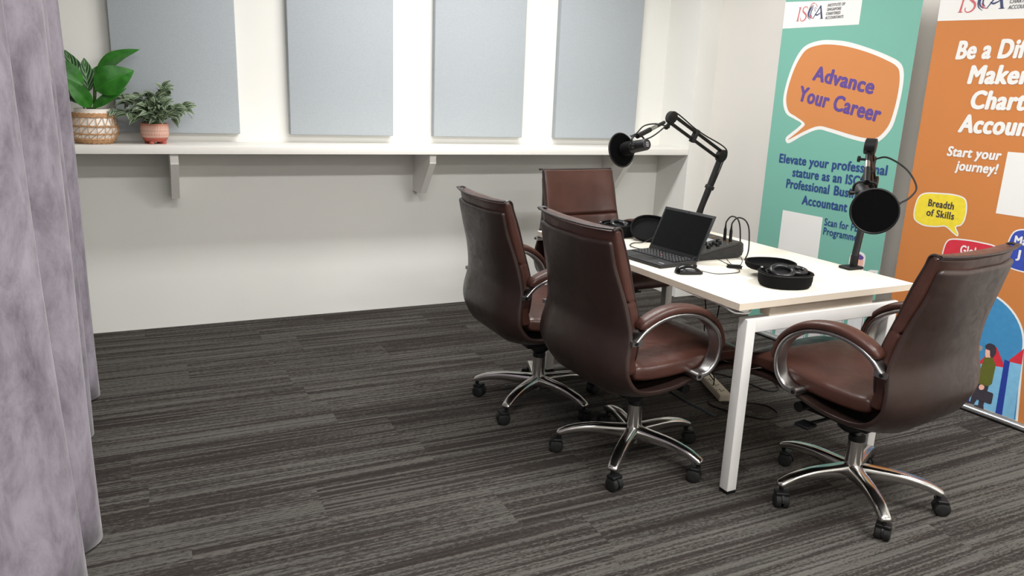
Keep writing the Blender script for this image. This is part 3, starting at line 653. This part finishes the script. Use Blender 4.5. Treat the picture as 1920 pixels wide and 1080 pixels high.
mic((2.012, 3.022, 1.155), (2.041, 2.862, 1.194), (2.255, 3.04, 1.285), 'black studio microphone hanging above the laptop, near the shelf', [(2.255, 3.03, 1.27), (2.19, 3.02, 1.278), (2.12, 3.01, 1.268), (2.075, 3.0, 1.235), (2.058, 3.01, 1.222)])
mic((2.295, 1.837, 1.039), (2.386, 1.993, 1.105), (2.452, 2.030, 1.225), 'black studio microphone over the near desk end, turned toward us', [(2.519, 2.049, 1.201), (2.528, 2.001, 1.210), (2.534, 1.919, 1.174), (2.516, 1.855, 1.119), (2.45, 1.823, 1.087), (2.372, 1.800, 1.071)], face=(-.76, -.64, .06))
for o in bpy.data.objects:
    if o.name.startswith('pop_filter') and o.parent is None:
        o['label'] = ('round black pop filter before the microphone near the shelf, seen obliquely' if o.location.y > 2.5 else 'round black pop filter facing us over the near desk end')

# ------------------------------------------------------------ power strip and cables below the desk
ps = thing('power_strip', 'ivory power strip on the carpet beneath the desk', 'power strip', (2.482, 2.755, 0), math.radians(70))
MB().box((-.165, -.031, .0005), (.165, .031, .036), bev=.005).build('casing', M['plugw'], ps)
for k in range(4):
    x = -.11+.072*k
    MB().box((x-.004, -.012, .0361), (x+.004, -.004, .0366)).box((x-.016, .004, .0361), (x-.004, .010, .0366)).box((x+.004, .004, .0361), (x+.016, .010, .0366)).build('socket', M['hole'], ps)
    MB().box((x-.008, .016, .036), (x+.008, .026, .040), bev=.001).build('rocker_switch', M['plugw'], ps)
tag(MB().tube([(2.135, 2.50, .70), (2.15, 2.51, .60), (2.20, 2.55, .52), (2.23, 2.58, .48), (2.29, 2.64, .34), (2.36, 2.67, .20), (2.43, 2.70, .09), (2.445, 2.715, .038)], .0028, None, 7, 50).build('hanging_cable', M['rubber']), 'black cable hanging below the desk to the power strip, left one', 'cable', 'cables hanging under the desk')
tag(MB().tube([(2.20, 2.48, .70), (2.215, 2.475, .63), (2.235, 2.50, .53), (2.255, 2.53, .45), (2.33, 2.64, .30), (2.42, 2.78, .14), (2.475, 2.80, .075), (2.49, 2.76, .039)], .0028, None, 7, 50).build('hanging_cable', M['rubber']), 'black cable hanging below the desk to the power strip, right one', 'cable', 'cables hanging under the desk')
tag(MB().tube([(2.395, 2.585, .004), (2.46, 2.565, .004), (2.52, 2.54, .004), (2.575, 2.49, .004), (2.575, 2.42, .004), (2.53, 2.375, .004), (2.45, 2.372, .004), (2.38, 2.46, .004), (2.33, 2.58, .004), (2.36, 2.64, .004)], .0035, None, 7, 70).build('floor_cable', M['rubber']), 'black cable looping over the carpet beside the near desk leg', 'cable', 'cables on the carpet')
tag(MB().tube([(2.60, 2.95, .004), (2.66, 2.88, .004), (2.70, 2.76, .004), (2.715, 2.64, .004), (2.78, 2.62, .004), (2.84, 2.70, .004)], .0035, None, 7, 50).build('floor_cable', M['rubber']), 'black cable curving over the carpet behind the near chair seat', 'cable', 'cables on the carpet')
tag(MB().tube([(1.80, 2.60, .7065), (1.785, 2.4, .7065), (1.775, 2.15, .706), (1.783, 1.99, .702), (1.779, 1.92, .695), (1.80, 1.905, .692), (1.84, 1.91, .688), (1.87, 1.93, .690)], .003, None, 7, 50).build('white_cable', M['whitep']), 'thin white cable sagging under the left desk edge near the leg', 'cable')

# ------------------------------------------------------------ potted plants
def leaf(base, tip, width, normal, droop=.15, n=12, nx=5, fold=.18, petiole=None):
    base, tip, normal = Vector(base), Vector(tip), Vector(normal).normalized()
    d = tip-base; L = d.length; d.normalize(); s = d.cross(normal).normalized(); nn = s.cross(d)
    v = []; f = []; uv = []
    for i in range(n+1):
        t = i/n; wd = width*(math.sin(PI*t**.80)**.85)*(1-.12*t) if 0 < t < 1 else .0008
        c = base+d*(L*t)+nn*(L*droop*math.sin(PI*t))
        for j in range(-nx, nx+1):
            q = j/nx; v.append(c+s*(wd*q)+nn*(abs(q)*wd*fold-wd*.10*math.sin(t*14+q*2)*.25)); uv.append((.5+q*.5, t))
    m = 2*nx+1
    for i in range(n):
        for j in range(m-1): f.append((i*m+j, i*m+j+1, (i+1)*m+j+1, (i+1)*m+j))
    return v, f, uv
def plant_a():
    x, y = -.222, 4.465
    p = thing('potted_plant', 'broad-leaved green plant in a woven rattan pot on the shelf', 'plant', (x, y, SZ), 0, 'potted plants on the shelf')
    k = 1/350
    pot = MB().lathe([(.070, .004), (.088, .012), (.104, .04), (.108, .066), (.102, .100), (.086, .140), (.080, .158), (.082, .172), (.078, .172), (.074, .150), (.02, .148)], n=48).build('pot', M['ceramic'], p)
    MB().lathe([(.0, .1495), (.072, .151)], n=24, cap=False).build('soil', M['soil'], p)
    prof = [(.080, .008), (.094, .02), (.108, .045), (.113, .070), (.106, .102), (.092, .136), (.087, .146)]
    def rad(z):
        for (r0, z0), (r1, z1) in zip(prof, prof[1:]):
            if z <= z1: return r0+(r1-r0)*(z-z0)/(z1-z0)
        return prof[-1][0]
    m = MB()
    for z, r in ((.008, .006), (.016, .005), (.024, .004), (.048, .0022), (.052, .0022), (.086, .0022), (.091, .0022), (.134, .004), (.141, .0045), (.148, .0045)):
        R = rad(z)+.002
        m.tube([(R*math.cos(2*PI*q/48), R*math.sin(2*PI*q/48), z+.0016*math.sin(q*3.1)) for q in range(48)], r, None, 7, 0, closed=True)
    for q in range(18):
        a = 2*PI*q/18
        m.tube([((rad(z)+.001)*math.cos(a), (rad(z)+.001)*math.sin(a), z) for z in (.02, .05, .07, .09, .115, .14)], .0016, None, 6, 12)
        for lo, hi in ((.022, .050), (.050, .089), (.089, .136)):
            a2 = a+2*PI/18
            m.tube([((rad(lo+(hi-lo)*t)+.001)*math.cos(a+(a2-a)*t), (rad(lo+(hi-lo)*t)+.001)*math.sin(a+(a2-a)*t), lo+(hi-lo)*t) for t in (0, .25, .5, .75, 1)], .0015, None, 6)
    m.build('rattan_weave', M['rattan'], p)
    Z = .172
    def px(a, b): return ((a-180)*k, (208-b)*k+Z)
    Ls = [((193, 150), (264, 103), 20, -.02, .03, 'p', 'u'), ((188, 176), (252, 140), 27, -.07, -.05, 'p', 'f'), ((181, 207), (238, 171), 9, -.05, -.02, 'p', 'f'),
          ((177, 180), (175, 122), 14, -.02, .02, 'v', 'f'), ((168, 170), (146, 110), 15, .0, .04, 'v', 'f'), ((172, 168), (112, 128), 20, -.06, -.04, 'p', 'f'),
          ((180, 206), (146, 158), 15, -.08, -.09, 'p', 'f'), ((165, 190), (113, 145), 15, .01, .0, 'v', 'u'), ((172, 204), (120, 192), 10, -.03, -.07, 'v', 'u'),
          ((150, 140), (104, 92), 15, .04, .07, 'v', 'f'), ((168, 200), (118, 165), 14, -.03, -.03, 'v', 'u'), ((186, 172), (212, 128), 16, .03, .06, 'p', 'f')]
    for b, t, wd, yb, yt, kd, nm in Ls:
        bx, bz = px(*b); tx, tz = px(*t); rx, rz = px(180+(b[0]-180)*.35, 209)
        nv = Vector((0, -1, .35)) if nm == 'f' else Vector((0, -.55, 1))
        B = (bx, yb*.6, bz); T = (tx, yt, tz)
        v, f, uv = leaf(B, T, wd*k*1.0, nv, .10)
        lf = MB().add(v, f, None, True, None, uv).build('leaf', M['lplain'] if kd == 'p' else M['lvein'], p, autosmooth=False)
        MB().tube([(rx, 0, .150), ((rx+bx)/2, yb*.3, (Z+bz)/2), B, tuple(Vector(B)+(Vector(T)-Vector(B))*.15)], .0032, None, 6, 10).build('stalk', M['stem'], lf)
plant_a()
def plant_b():
    x, y = .058, 4.46
    p = thing('potted_plant', 'small variegated bushy plant in a pink dashed pot with red feet', 'plant', (x, y, SZ), 0, 'potted plants on the shelf')
    MB().lathe([(.052, .026), (.064, .034), (.0685, .05), (.0685, .100), (.0675, .104), (.062, .104), (.062, .092), (.01, .091)], n=48).build('pot', M['terra'], p)
    MB().lathe([(.046, .012), (.056, .020), (.0625, .0335), (.05, .034)], n=40).build('pot_base', M['redclay'], p)
    for q in range(4):
        a = PI/4+q*PI/2+.35; MB().lathe([(.010, .0005), (.012, .003), (.013, .016), (.006, .018)], n=14).build('foot', M['redclay'], p, TR(.044*math.cos(a), .044*math.sin(a), 0))
    MB().lathe([(.0, .0925), (.061, .0935)], n=24, cap=False).build('soil', M['soil'], p)
    rnd = random.Random(11); m = MB(); st = MB()
    tips = []
    for q in range(30):
        a = rnd.uniform(0, 2*PI); el = rnd.uniform(.15, 1.25); R = rnd.uniform(.10, .19)
        c = Vector((math.cos(a)*math.cos(el)*R*1.0, math.sin(a)*math.cos(el)*R*.75, .10+math.sin(el)*R*1.05)); tips.append(c)
    tips += [Vector((-.10, -.04, .20)), Vector((-.19, -.02, .165)), Vector((.15, -.03, .19)), Vector((.12, -.05, .16)), Vector((-.02, -.06, .24)), Vector((-.12, -.06, .15)), Vector((.02, -.08, .17))]
    for c in tips:
        mid = Vector((c.x*.35, c.y*.35, .10+(c.z-.10)*.75))
        P = catmull([(c.x*.08, c.y*.08, .093), mid, c], 8)
        st.tube(P, .0016, None, 5)
        for s in range(3, 9):
            b = P[s]; dirn = Vector((rnd.uniform(-1, 1), rnd.uniform(-1, .5), rnd.uniform(-.5, .6)))+(P[s]-P[s-1]).normalized()*.7+Vector((c.x, c.y, 0))*2.0
            dirn.normalize(); Ln = rnd.uniform(.050, .076)
            nv = Vector((rnd.uniform(-.5, .5), -.7, rnd.uniform(.3, 1)))
            if abs(dirn.dot(nv.normalized())) > .9: nv = Vector((1, 0, 1))
            v, f, uv = leaf(b, b+dirn*Ln+Vector((0, 0, -.008)), rnd.uniform(.0125, .018), nv, rnd.uniform(.1, .3), n=7, nx=2, fold=.3)
            m.add(v, f, None, True, None, uv)
    for a0, b0 in (((.10, -.02, .17), (.185, -.03, .135)), ((-.12, -.01, .21), (-.20, 0, .215))):
        st.tube([a0, ((a0[0]+b0[0])/2, a0[1], a0[2]+.012), b0], .0012, None, 5, 10)
    m.build('foliage', M['vari'], p, autosmooth=False); st.build('stems', M['stem'], p)
plant_b()

# ------------------------------------------------------------ roll-up banners
def text_mesh(body, fit, cap, weight=.012, shear=0, depth=0, bold=0):
    """printed lettering: body set between (u0,v) and (u1,v1) baseline ends with the given capital height"""
    cu = bpy.data.curves.new('lettering', 'FONT'); cu.body = body; cu.size = 1; cu.offset = weight; cu.resolution_u = 4; cu.shear = shear; cu.space_character = 1.08 if bold else 1
    ob = bpy.data.objects.new('lettering', cu); COL.objects.link(ob)
    dg = bpy.context.evaluated_depsgraph_get(); me = bpy.data.meshes.new_from_object(ob.evaluated_get(dg))
    bpy.data.objects.remove(ob, do_unlink=True)
    xs = [v.co.x for v in me.vertices]; x0, x1 = min(xs)-bold, max(xs)+bold
    (ua, va), (ub, vb) = fit; d = Vector((ub-ua, vb-va)); Ln = d.length; d.normalize(); nrm = Vector((-d.y, d.x))
    vs = []; fs = []
    for k, (dx, dy) in enumerate(((0, 0), (-bold, 0), (bold, 0), (0, bold*.6), (0, -bold*.6), (bold*.7, bold*.4), (-bold*.7, bold*.4), (bold*.7, -bold*.4), (-bold*.7, -bold*.4)) if bold else ((0, 0),)):
        b0 = len(vs)
        vs += [(ua+d.x*q*Ln+nrm.x*r, va+d.y*q*Ln+nrm.y*r, depth+k*.0001) for q, r in [((v.co.x+dx-x0)/(x1-x0), (v.co.y+dy)/.70*cap) for v in me.vertices]]
        fs += [[b0+i for i in p.vertices] for p in me.polygons]
    bpy.data.meshes.remove(me)
    return vs, fs
class Print(MB):
    def poly(s, pts, mat=None, d=.0006): s.add([(u, v, d) for u, v in pts], [tuple(range(len(pts)))], mat); return s
    def text(s, body, a, b, cap, d=.0012, bold=.03, shear=0, mat=None):
        v, f = text_mesh(body, (a, b), cap, 0, shear, d, bold if bold > .01 else 0); s.add(v, f, mat); return s
    def ribbon(s, pts, wds, mat=None, d=.0015, n=24):
        P = catmull([(a, b, 0) for a, b in pts], n); Lf = []; Rg = []
        for i, p in enumerate(P):
            t = (P[min(i+1, n)]-P[max(i-1, 0)]).normalized(); w_ = lerpl(wds, i/n)/2; q = Vector((-t.y, t.x, 0))
            Lf.append(p+q*w_); Rg.append(p-q*w_)
        v = []; f = []
        for a, b in zip(Lf, Rg): v += [(a.x, a.y, d), (b.x, b.y, d)]
        for i in range(n): f.append((2*i, 2*i+1, 2*i+3, 2*i+2))
        s.add(v, f, mat); return s
def smooth_poly(pts, n=90):
    P = list(pts)+[pts[0]]; q = [pts[-1]]+P+[pts[1]]
    out = []
    m = len(pts)
    for k in range(n):
        t = k/n*m; i = int(t); u = t-i
        p0, p1, p2, p3 = [Vector((*pts[(i+j) % m], 0)) for j in (-1, 0, 1, 2)]
        r = .5*((2*p1)+(p2-p0)*u+(2*p0-5*p1+4*p2-p3)*u*u+(3*p1-p0-3*p2+p3)*u**3); out.append((r.x, r.y))
    return out
def rrect(x0, y0, x1, y1, r, n=6):
    out = []
    for cx, cy, a0 in ((x1-r, y1-r, 0), (x0+r, y1-r, 90), (x0+r, y0+r, 180), (x1-r, y0+r, 270)):
        out += [(cx+r*math.cos(math.radians(a0+90*k/n)), cy+r*math.sin(math.radians(a0+90*k/n))) for k in range(n+1)]
    return out
def logo(par, u0, v0, h, full=True):
    """serif initials with a swirling mane emblem, and the four-line name"""
    def P(x, y): return (u0+x*h, v0+y*h)
    m = Print()
    m.ribbon([P(.06, .0), P(.13, .5), P(.20, 1.0)], [.13*h, .09*h, .13*h]); m.poly([P(-.06, 0), P(.22, 0), P(.22, .035), P(-.06, .035)], None, .0015); m.poly([P(.06, .965), P(.34, .965), P(.34, 1), P(.06, 1)], None, .0015)
    m.ribbon([P(.92, .86), P(.86, .97), P(.66, 1.01), P(.50, .88), P(.50, .70), P(.66, .56), P(.82, .42), P(.84, .22), P(.70, .04), P(.48, -.01), P(.34, .08), P(.33, .24)], [.05*h, .05*h, .06*h, .09*h, .12*h, .13*h, .12*h, .09*h, .06*h, .05*h, .05*h], n=40)
    m.ribbon([P(1.60, 1.16), P(1.40, 1.22), P(1.16, 1.05), P(1.02, .75)], [.02*h, .07*h, .05*h, .02*h]); m.ribbon([P(1.20, .42), P(1.28, .25), P(1.42, .14), P(1.60, .12)], [.03*h, .08*h, .06*h, .02*h]); m.ribbon([P(1.62, 1.15), P(1.74, 1.02), P(1.80, .92)], [.04*h, .05*h, .05*h])
    m.build('logo_initials', M['logored'], par)
    m = Print()
    for k, (r0, wd) in enumerate(((.0, .06), (.09, .085), (.26, .07))):
        m.ribbon([P(1.48-.02*k, 1.08-.10*k), P(1.20+r0*.6, .95-.08*k), P(1.0+r0, .55), P(1.06+r0*.9, .22+.06*k), P(1.30+r0*.5, .02+.10*k)], [.02*h, wd*h, wd*h*1.2, wd*h, .02*h])
    m.ribbon([P(1.52, .82), P(1.62, .74), P(1.60, .66), P(1.70, .62)], [.03*h]*2); m.ribbon([P(1.55, .90), P(1.70, .84), P(1.78, .80)], [.03*h]*2)
    m.ribbon([P(1.50, .10), P(1.72, .40), P(2.12, .98)], [.04*h, .07*h, .09*h]); m.ribbon([P(2.10, 1.0), P(2.22, .5), P(2.33, .06)], [.10*h, .14*h, .16*h]); m.poly([P(2.16, .04), P(2.46, .04), P(2.46, .08), P(2.16, .08)], None, .0015)
    m.ribbon([P(1.66, .42), P(1.86, .34), P(2.24, .50)], [.05*h, .10*h, .05*h]); m.build('logo_emblem', M['logonavy'], par)
    m = Print()
    for k, (t, ln) in enumerate((('INSTITUTE OF', 1.52), ('SINGAPORE', 1.26), ('CHARTERED', 1.26), ('ACCOUNTANTS', 1.60))):
        vv = .86-.29*k; xx = 2.74-.03*k; m.text(t, P(xx, vv), P(xx+ln, vv), .20*h, .0015, .014, .15)
    m.build('logo_name', M['grey'], par)
def banner(p0, dirv, label, ink, H=2.02, W=.85):
    dv = Vector((*dirv, 0)).normalized(); nrm = Vector((0, 0, 1)).cross(dv)  # faces the desk
    nrm = nrm if nrm.x < 0 else -nrm
    b = thing('roll_up_banner', label, 'banner', (p0[0], p0[1], 0)); X = frame((p0[0], p0[1], 0), dv, (0, 0, 1), nrm)
    if X.to_3x3().determinant() < 0: raise RuntimeError
    b.matrix_world = X
    m = MB(); m.box((0, .036, -.0006), (W, H, 0), ink); m.box((0, .036, -.0012), (W, H, -.0007), M['backcloth'])
    g = m.build('graphic_sheet', None, b)
    MB().sweep([(-.012, .018, -.03), (W/2, .018, -.03), (W+.012, .018, -.03)], (0, 1, 0), .046, .0155, M['silver'], e=3.2, n=20, smooth_n=4).build('base_cassette', None, b)
    MB().box((-.01, .0005, -.07), (W+.01, .006, .012), M['blackp']).build('base_foot', None, b)
    MB().box((-.003, H, -.012), (W+.003, H+.03, .008), M['silver'], bev=.003).build('top_rail', None, b)
    MB().cyl((W/2, .03, -.05), (W/2, H+.01, -.02), .008, M['steel'], 12).build('support_pole', None, b)
    return b, g
gb, gs = banner((3.3634, 3.49), (.052, -1), 'green roll-up banner reading Advance Your Career, left of the orange banner', M['green'])
m = Print(); m.poly([(0, 1.812), (.51, 1.806), (.51, 1.928), (0, 1.956)]); m.build('logo_card', M['pwhite'], gs)
logo(gs, .098, 1.846, .073)
OUT = [(.276, 1.736), (.149, 1.695), (.085, 1.555), (.066, 1.43), (.108, 1.346), (.223, 1.292)]
o1 = smooth_poly([(.46, 1.722), (.36, 1.735), (.276, 1.736), (.19, 1.716), (.14, 1.672), (.10, 1.59), (.073, 1.48), (.072, 1.40), (.105, 1.34), (.17, 1.312), (.222, 1.291), (.20, 1.265), (.160, 1.235), (.124, 1.205), (.130, 1.180), (.158, 1.177), (.24, 1.222), (.34, 1.262), (.42, 1.254), (.55, 1.229), (.65, 1.216), (.725, 1.222), (.785, 1.285), (.806, 1.36), (.815, 1.47), (.81, 1.56), (.78, 1.612), (.70, 1.65), (.58, 1.69)], 150)
i1 = smooth_poly([(.46, 1.698), (.36, 1.712), (.28, 1.713), (.20, 1.695), (.158, 1.655), (.12, 1.58), (.094, 1.48), (.093, 1.41), (.122, 1.352), (.18, 1.325), (.246, 1.29), (.222, 1.258), (.18, 1.224), (.146, 1.199), (.155, 1.199), (.25, 1.248), (.34, 1.281), (.42, 1.274), (.55, 1.250), (.65, 1.237), (.715, 1.243), (.766, 1.298), (.786, 1.37), (.795, 1.47), (.789, 1.55), (.765, 1.594), (.69, 1.630), (.58, 1.668)], 150)
Print().poly(o1, None, .0006).build('bubble_outline', M['pwhite'], gs)
Print().poly(i1, None, .0010).build('speech_bubble', M['bubble'], gs)
Print().text('Advance', (.257, 1.531), (.653, 1.459), .075, .0014, .048).text('Your Career', (.172, 1.419), (.713, 1.321), .079, .0014, .048).build('headline', M['purple'], gs)
for t, a, b_, v in (('Elevate your professional', .095, .805, 1.061), ('stature as an ISCA', .205, .700, .991), ('Professional', .170, .472, .9225), ('Business', .503, .735, .9225), ('Accountant', .298, .603, .843)):
    Print().text(t, (a, v), (b_, v), .050, .0010, .042).build('body_text', M['navy'], gs)
Print().text('Scan for PBA', (.471, .749), (.722, .749), .040, .0010, .024).text('Programme!', (.472, .698), (.703, .698), .040, .0010, .024).build('caption', M['navy'], gs)
Print().poly([(.169, .555), (.459, .555), (.455, .789), (.169, .789)]).build('blank_card', M['pwhite'], gs)
m1, m2 = Print(), Print()
for k, (a, b_, t0, t1) in enumerate(((.104, .205, .055, .072), (.229, .323, .10, .122), (.350, .447, .15, .172), (.468, .564, .20, .218), (.587, .686, .25, .272), (.710, .807, .29, .312))):
    m1.poly([(a, .037), (b_, .037), (b_, t1), (a, t1 if False else t1)], None, .0006)
    m2.poly([(b_-.010, .037), (b_-.007, .037), (b_-.007, t1-.006), (b_-.010, t1-.006)], None, .0010)
m1.build('printed_doors', M['pgrey'], gs); m2.build('door_edges', M['grey'], gs)
def head(par, u, v, s, d):
    Print().poly(smooth_poly([(u-.026*s, v-.05*s), (u-.05*s, v-.01*s), (u-.045*s, v+.05*s), (u, v+.072*s), (u+.042*s, v+.055*s), (u+.042*s, v-.02*s), (u+.02*s, v-.055*s)], 50), None, .0016).build('sticker_outline', M['pwhite'], par)
    Print().poly(smooth_poly([(u-.012*s, v-.035*s), (u-.02*s, v+.0*s), (u-.01*s, v+.04*s), (u+.03*s, v+.04*s), (u+.032*s, v-.01*s), (u+.012*s, v-.042*s)], 40), None, .0020).build('face', M['skin'], par)
    Print().poly(smooth_poly([(u-.03*s, v-.01*s), (u-.038*s, v+.04*s), (u, v+.06*s), (u+.034*s, v+.046*s), (u+.02*s, v+.030*s), (u-.006*s, v+.03*s), (u-.016*s, v+.0*s)], 40), None, .0023).build('hair', M['purple'], par)
head(gs, .714, .575, 1.0, 1)
Print().poly([(.78, .50), (.86-.02, .54), (.845, .572), (.80, .566), (.765, .545)], None, .0016).build('sticker_outline', M['pwhite'], gs)
Print().poly([(.785, .515), (.822, .535), (.826, .555), (.79, .55)], None, .0020).build('hair', M['purple'], gs)

ob, og = banner((3.4425, 2.575), (.065, -1), 'orange roll-up banner with speech bubbles, at the right edge behind the near chair', M['orange'])
Print().poly([(0, 1.801), (.62, 1.781), (.62, 1.945), (0, 1.965)]).build('logo_card', M['pwhite'], og)
logo(og, .098, 1.832, .083)
m = Print()
for t, a, b_, v in (('Be a Difference', .119, .705, 1.627), ('Maker', .195, .470, 1.517), ('Chartered', .228, .660, 1.406), ('Accountant', .192, .665, 1.298)):
    m.text(t, (a, v), (b_, v), .078, .0010, .06, .12)
m.build('headline', M['pwhite'], og)
Print().text('Start your', (.160, 1.184), (.412, 1.184), .044, .0010, .05, .12).text('journey!', (.212, 1.122), (.408, 1.122), .044, .0010, .05, .12).build('caption', M['pwhite'], og)
Print().poly([(.434, .948), (.71, .948), (.71, 1.224), (.434, 1.224)]).build('blank_card', M['pwhite'], og)
yo = smooth_poly([(.165, 1.006), (.09, .998), (.056, .975), (.045, .93), (.045, .88), (.062, .852), (.11, .836), (.17, .840), (.215, .849), (.255, .826), (.281, .814), (.284, .829), (.268, .856), (.29, .868), (.303, .90), (.302, .955), (.285, .995), (.235, 1.008)], 100)
def inset(pts, d):
    n = len(pts); out = []
    for i in range(n):
        a, b, c = Vector(pts[i-1]), Vector(pts[i]), Vector(pts[(i+1) % n]); t = (c-a).normalized(); out.append((b.x-t.y*d, b.y+t.x*d))
    return out
def area2(p): return sum(p[i-1][0]*p[i][1]-p[i][0]*p[i-1][1] for i in range(len(p)))
def bub(par, pts, mat, d=.006):
    sgn = 1 if area2(pts) > 0 else -1
    Print().poly(pts, None, .0006).build('bubble_outline', M['pwhite'], par); Print().poly(inset(pts, d*sgn), None, .0010).build('speech_bubble', mat, par)
bub(og, yo, M['yellow'])
Print().text('Breadth', (.112, .936), (.240, .936), .034, .0014, .03).text('of Skills', (.111, .889), (.250, .889), .034, .0014, .03).build('bubble_text', M['ink'], og)
bub(og, smooth_poly([(.226, .69), (.224, .74), (.234, .782), (.26, .80), (.33, .808), (.40, .808), (.46, .802), (.475, .77), (.475, .70), (.46, .66), (.35, .65), (.25, .655)], 80), M['red'])
Print().text('Global', (.307, .738), (.42, .738), .040, .0014, .04).build('bubble_text', M['pwhite'], og)
bub(og, smooth_poly([(.508, .75), (.508, .81), (.516, .86), (.535, .888), (.58, .9), (.68, .902), (.74, .88), (.75, .80), (.735, .73), (.64, .71), (.54, .715)], 80), M['blue'])
Print().text('Ma', (.536, .828), (.592, .828), .036, .0014, .045).build('bubble_text', M['pwhite'], og)
Print().text('J', (.556, .768), (.574, .768), .036, .0014, .045).build('bubble_text', M['pwhite'], og)
# printed city scene
cx_, cy_, r_ = .425, .355, .245
cpts = [(cx_+r_*math.cos(2*PI*k/60), cy_+r_*math.sin(2*PI*k/60)) for k in range(60)]
cpts = [p if p[1] > cy_ or True else p for p in cpts]
arch = [(.18, .04), (.18, .36)]+[(.42+.24*math.cos(PI-PI*k/30), .36+.225*math.sin(PI-PI*k/30)) for k in range(31)]+[(.695, .04)]
Print().poly([(.172, .037), (.172, .36)]+[(.42+.249*math.cos(PI-PI*k/30), .36+.234*math.sin(PI-PI*k/30)) for k in range(31)]+[(.706, .037)], None, .0004).build('arch_outline', M['pwhite'], og)
Print().poly(arch, None, .0007).build('printed_sky', M['sky'], og)
Print().poly([(.46, .20), (.54, .335), (.555, .345), (.615, .25), (.60, .2)], None, .0010).poly([(.60, .24), (.618, .305), (.668, .375), (.672, .30), (.66, .24)], None, .0010).poly([(.22, .2), (.33, .33), (.44, .2)], None, .0010).build('printed_peaks', M['red'], og)
Print().poly([(.18, .04), (.20, .22), (.40, .23), (.60, .262), (.61, .04)], None, .0013).poly([(.63, .04), (.62, .296), (.672, .30), (.688, .04)], None, .0013).build('printed_blocks', M['pale'], og)
Print().poly([(.606, .04), (.598, .30), (.622, .297), (.636, .04)], None, .0016).poly([(.455, .04), (.452, .23), (.475, .235), (.482, .04)], None, .0016).build('printed_shadows', M['dblue'], og)
m = Print()
Print().poly(smooth_poly([(.513, .29), (.510, .322), (.525, .33), (.54, .318), (.538, .292), (.525, .28)], 40), None, .0020).poly(smooth_poly([(.512, .135), (.52, .15), (.536, .146), (.534, .13), (.52, .124)], 30), None, .0026).build('printed_skin', M['skin'], og)
Print().poly(smooth_poly([(.512, .322), (.505, .338), (.522, .354), (.548, .348), (.556, .318), (.546, .292), (.534, .296), (.528, .32)], 50), None, .0023).build('printed_hair', M['ink'], og)
Print().poly([(.508, .15), (.555, .16), (.548, .045), (.525, .042), (.524, .10), (.508, .05), (.486, .047), (.49, .10)], None, .0018).build('printed_trousers', M['ink'], og)
Print().poly(rrect(.50, .072, .582, .128, .008), None, .0025).build('printed_briefcase', M['ink'], og)
Print().poly([(.455, .045), (.505, .055), (.508, .042), (.47, .038)], None, .0020).build('printed_shoe', M['ink'], og)
Print().poly([(.505, .042), (.55, .052), (.553, .038), (.51, .037)], None, .0022).build('printed_shoe', M['ink'], og)
Print().poly([(.512, .282), (.546, .292), (.566, .262), (.566, .17), (.552, .152), (.508, .150), (.50, .20)], None, .0021).build('printed_coat', M['olive'], og)
bpy.context.view_layer.update()
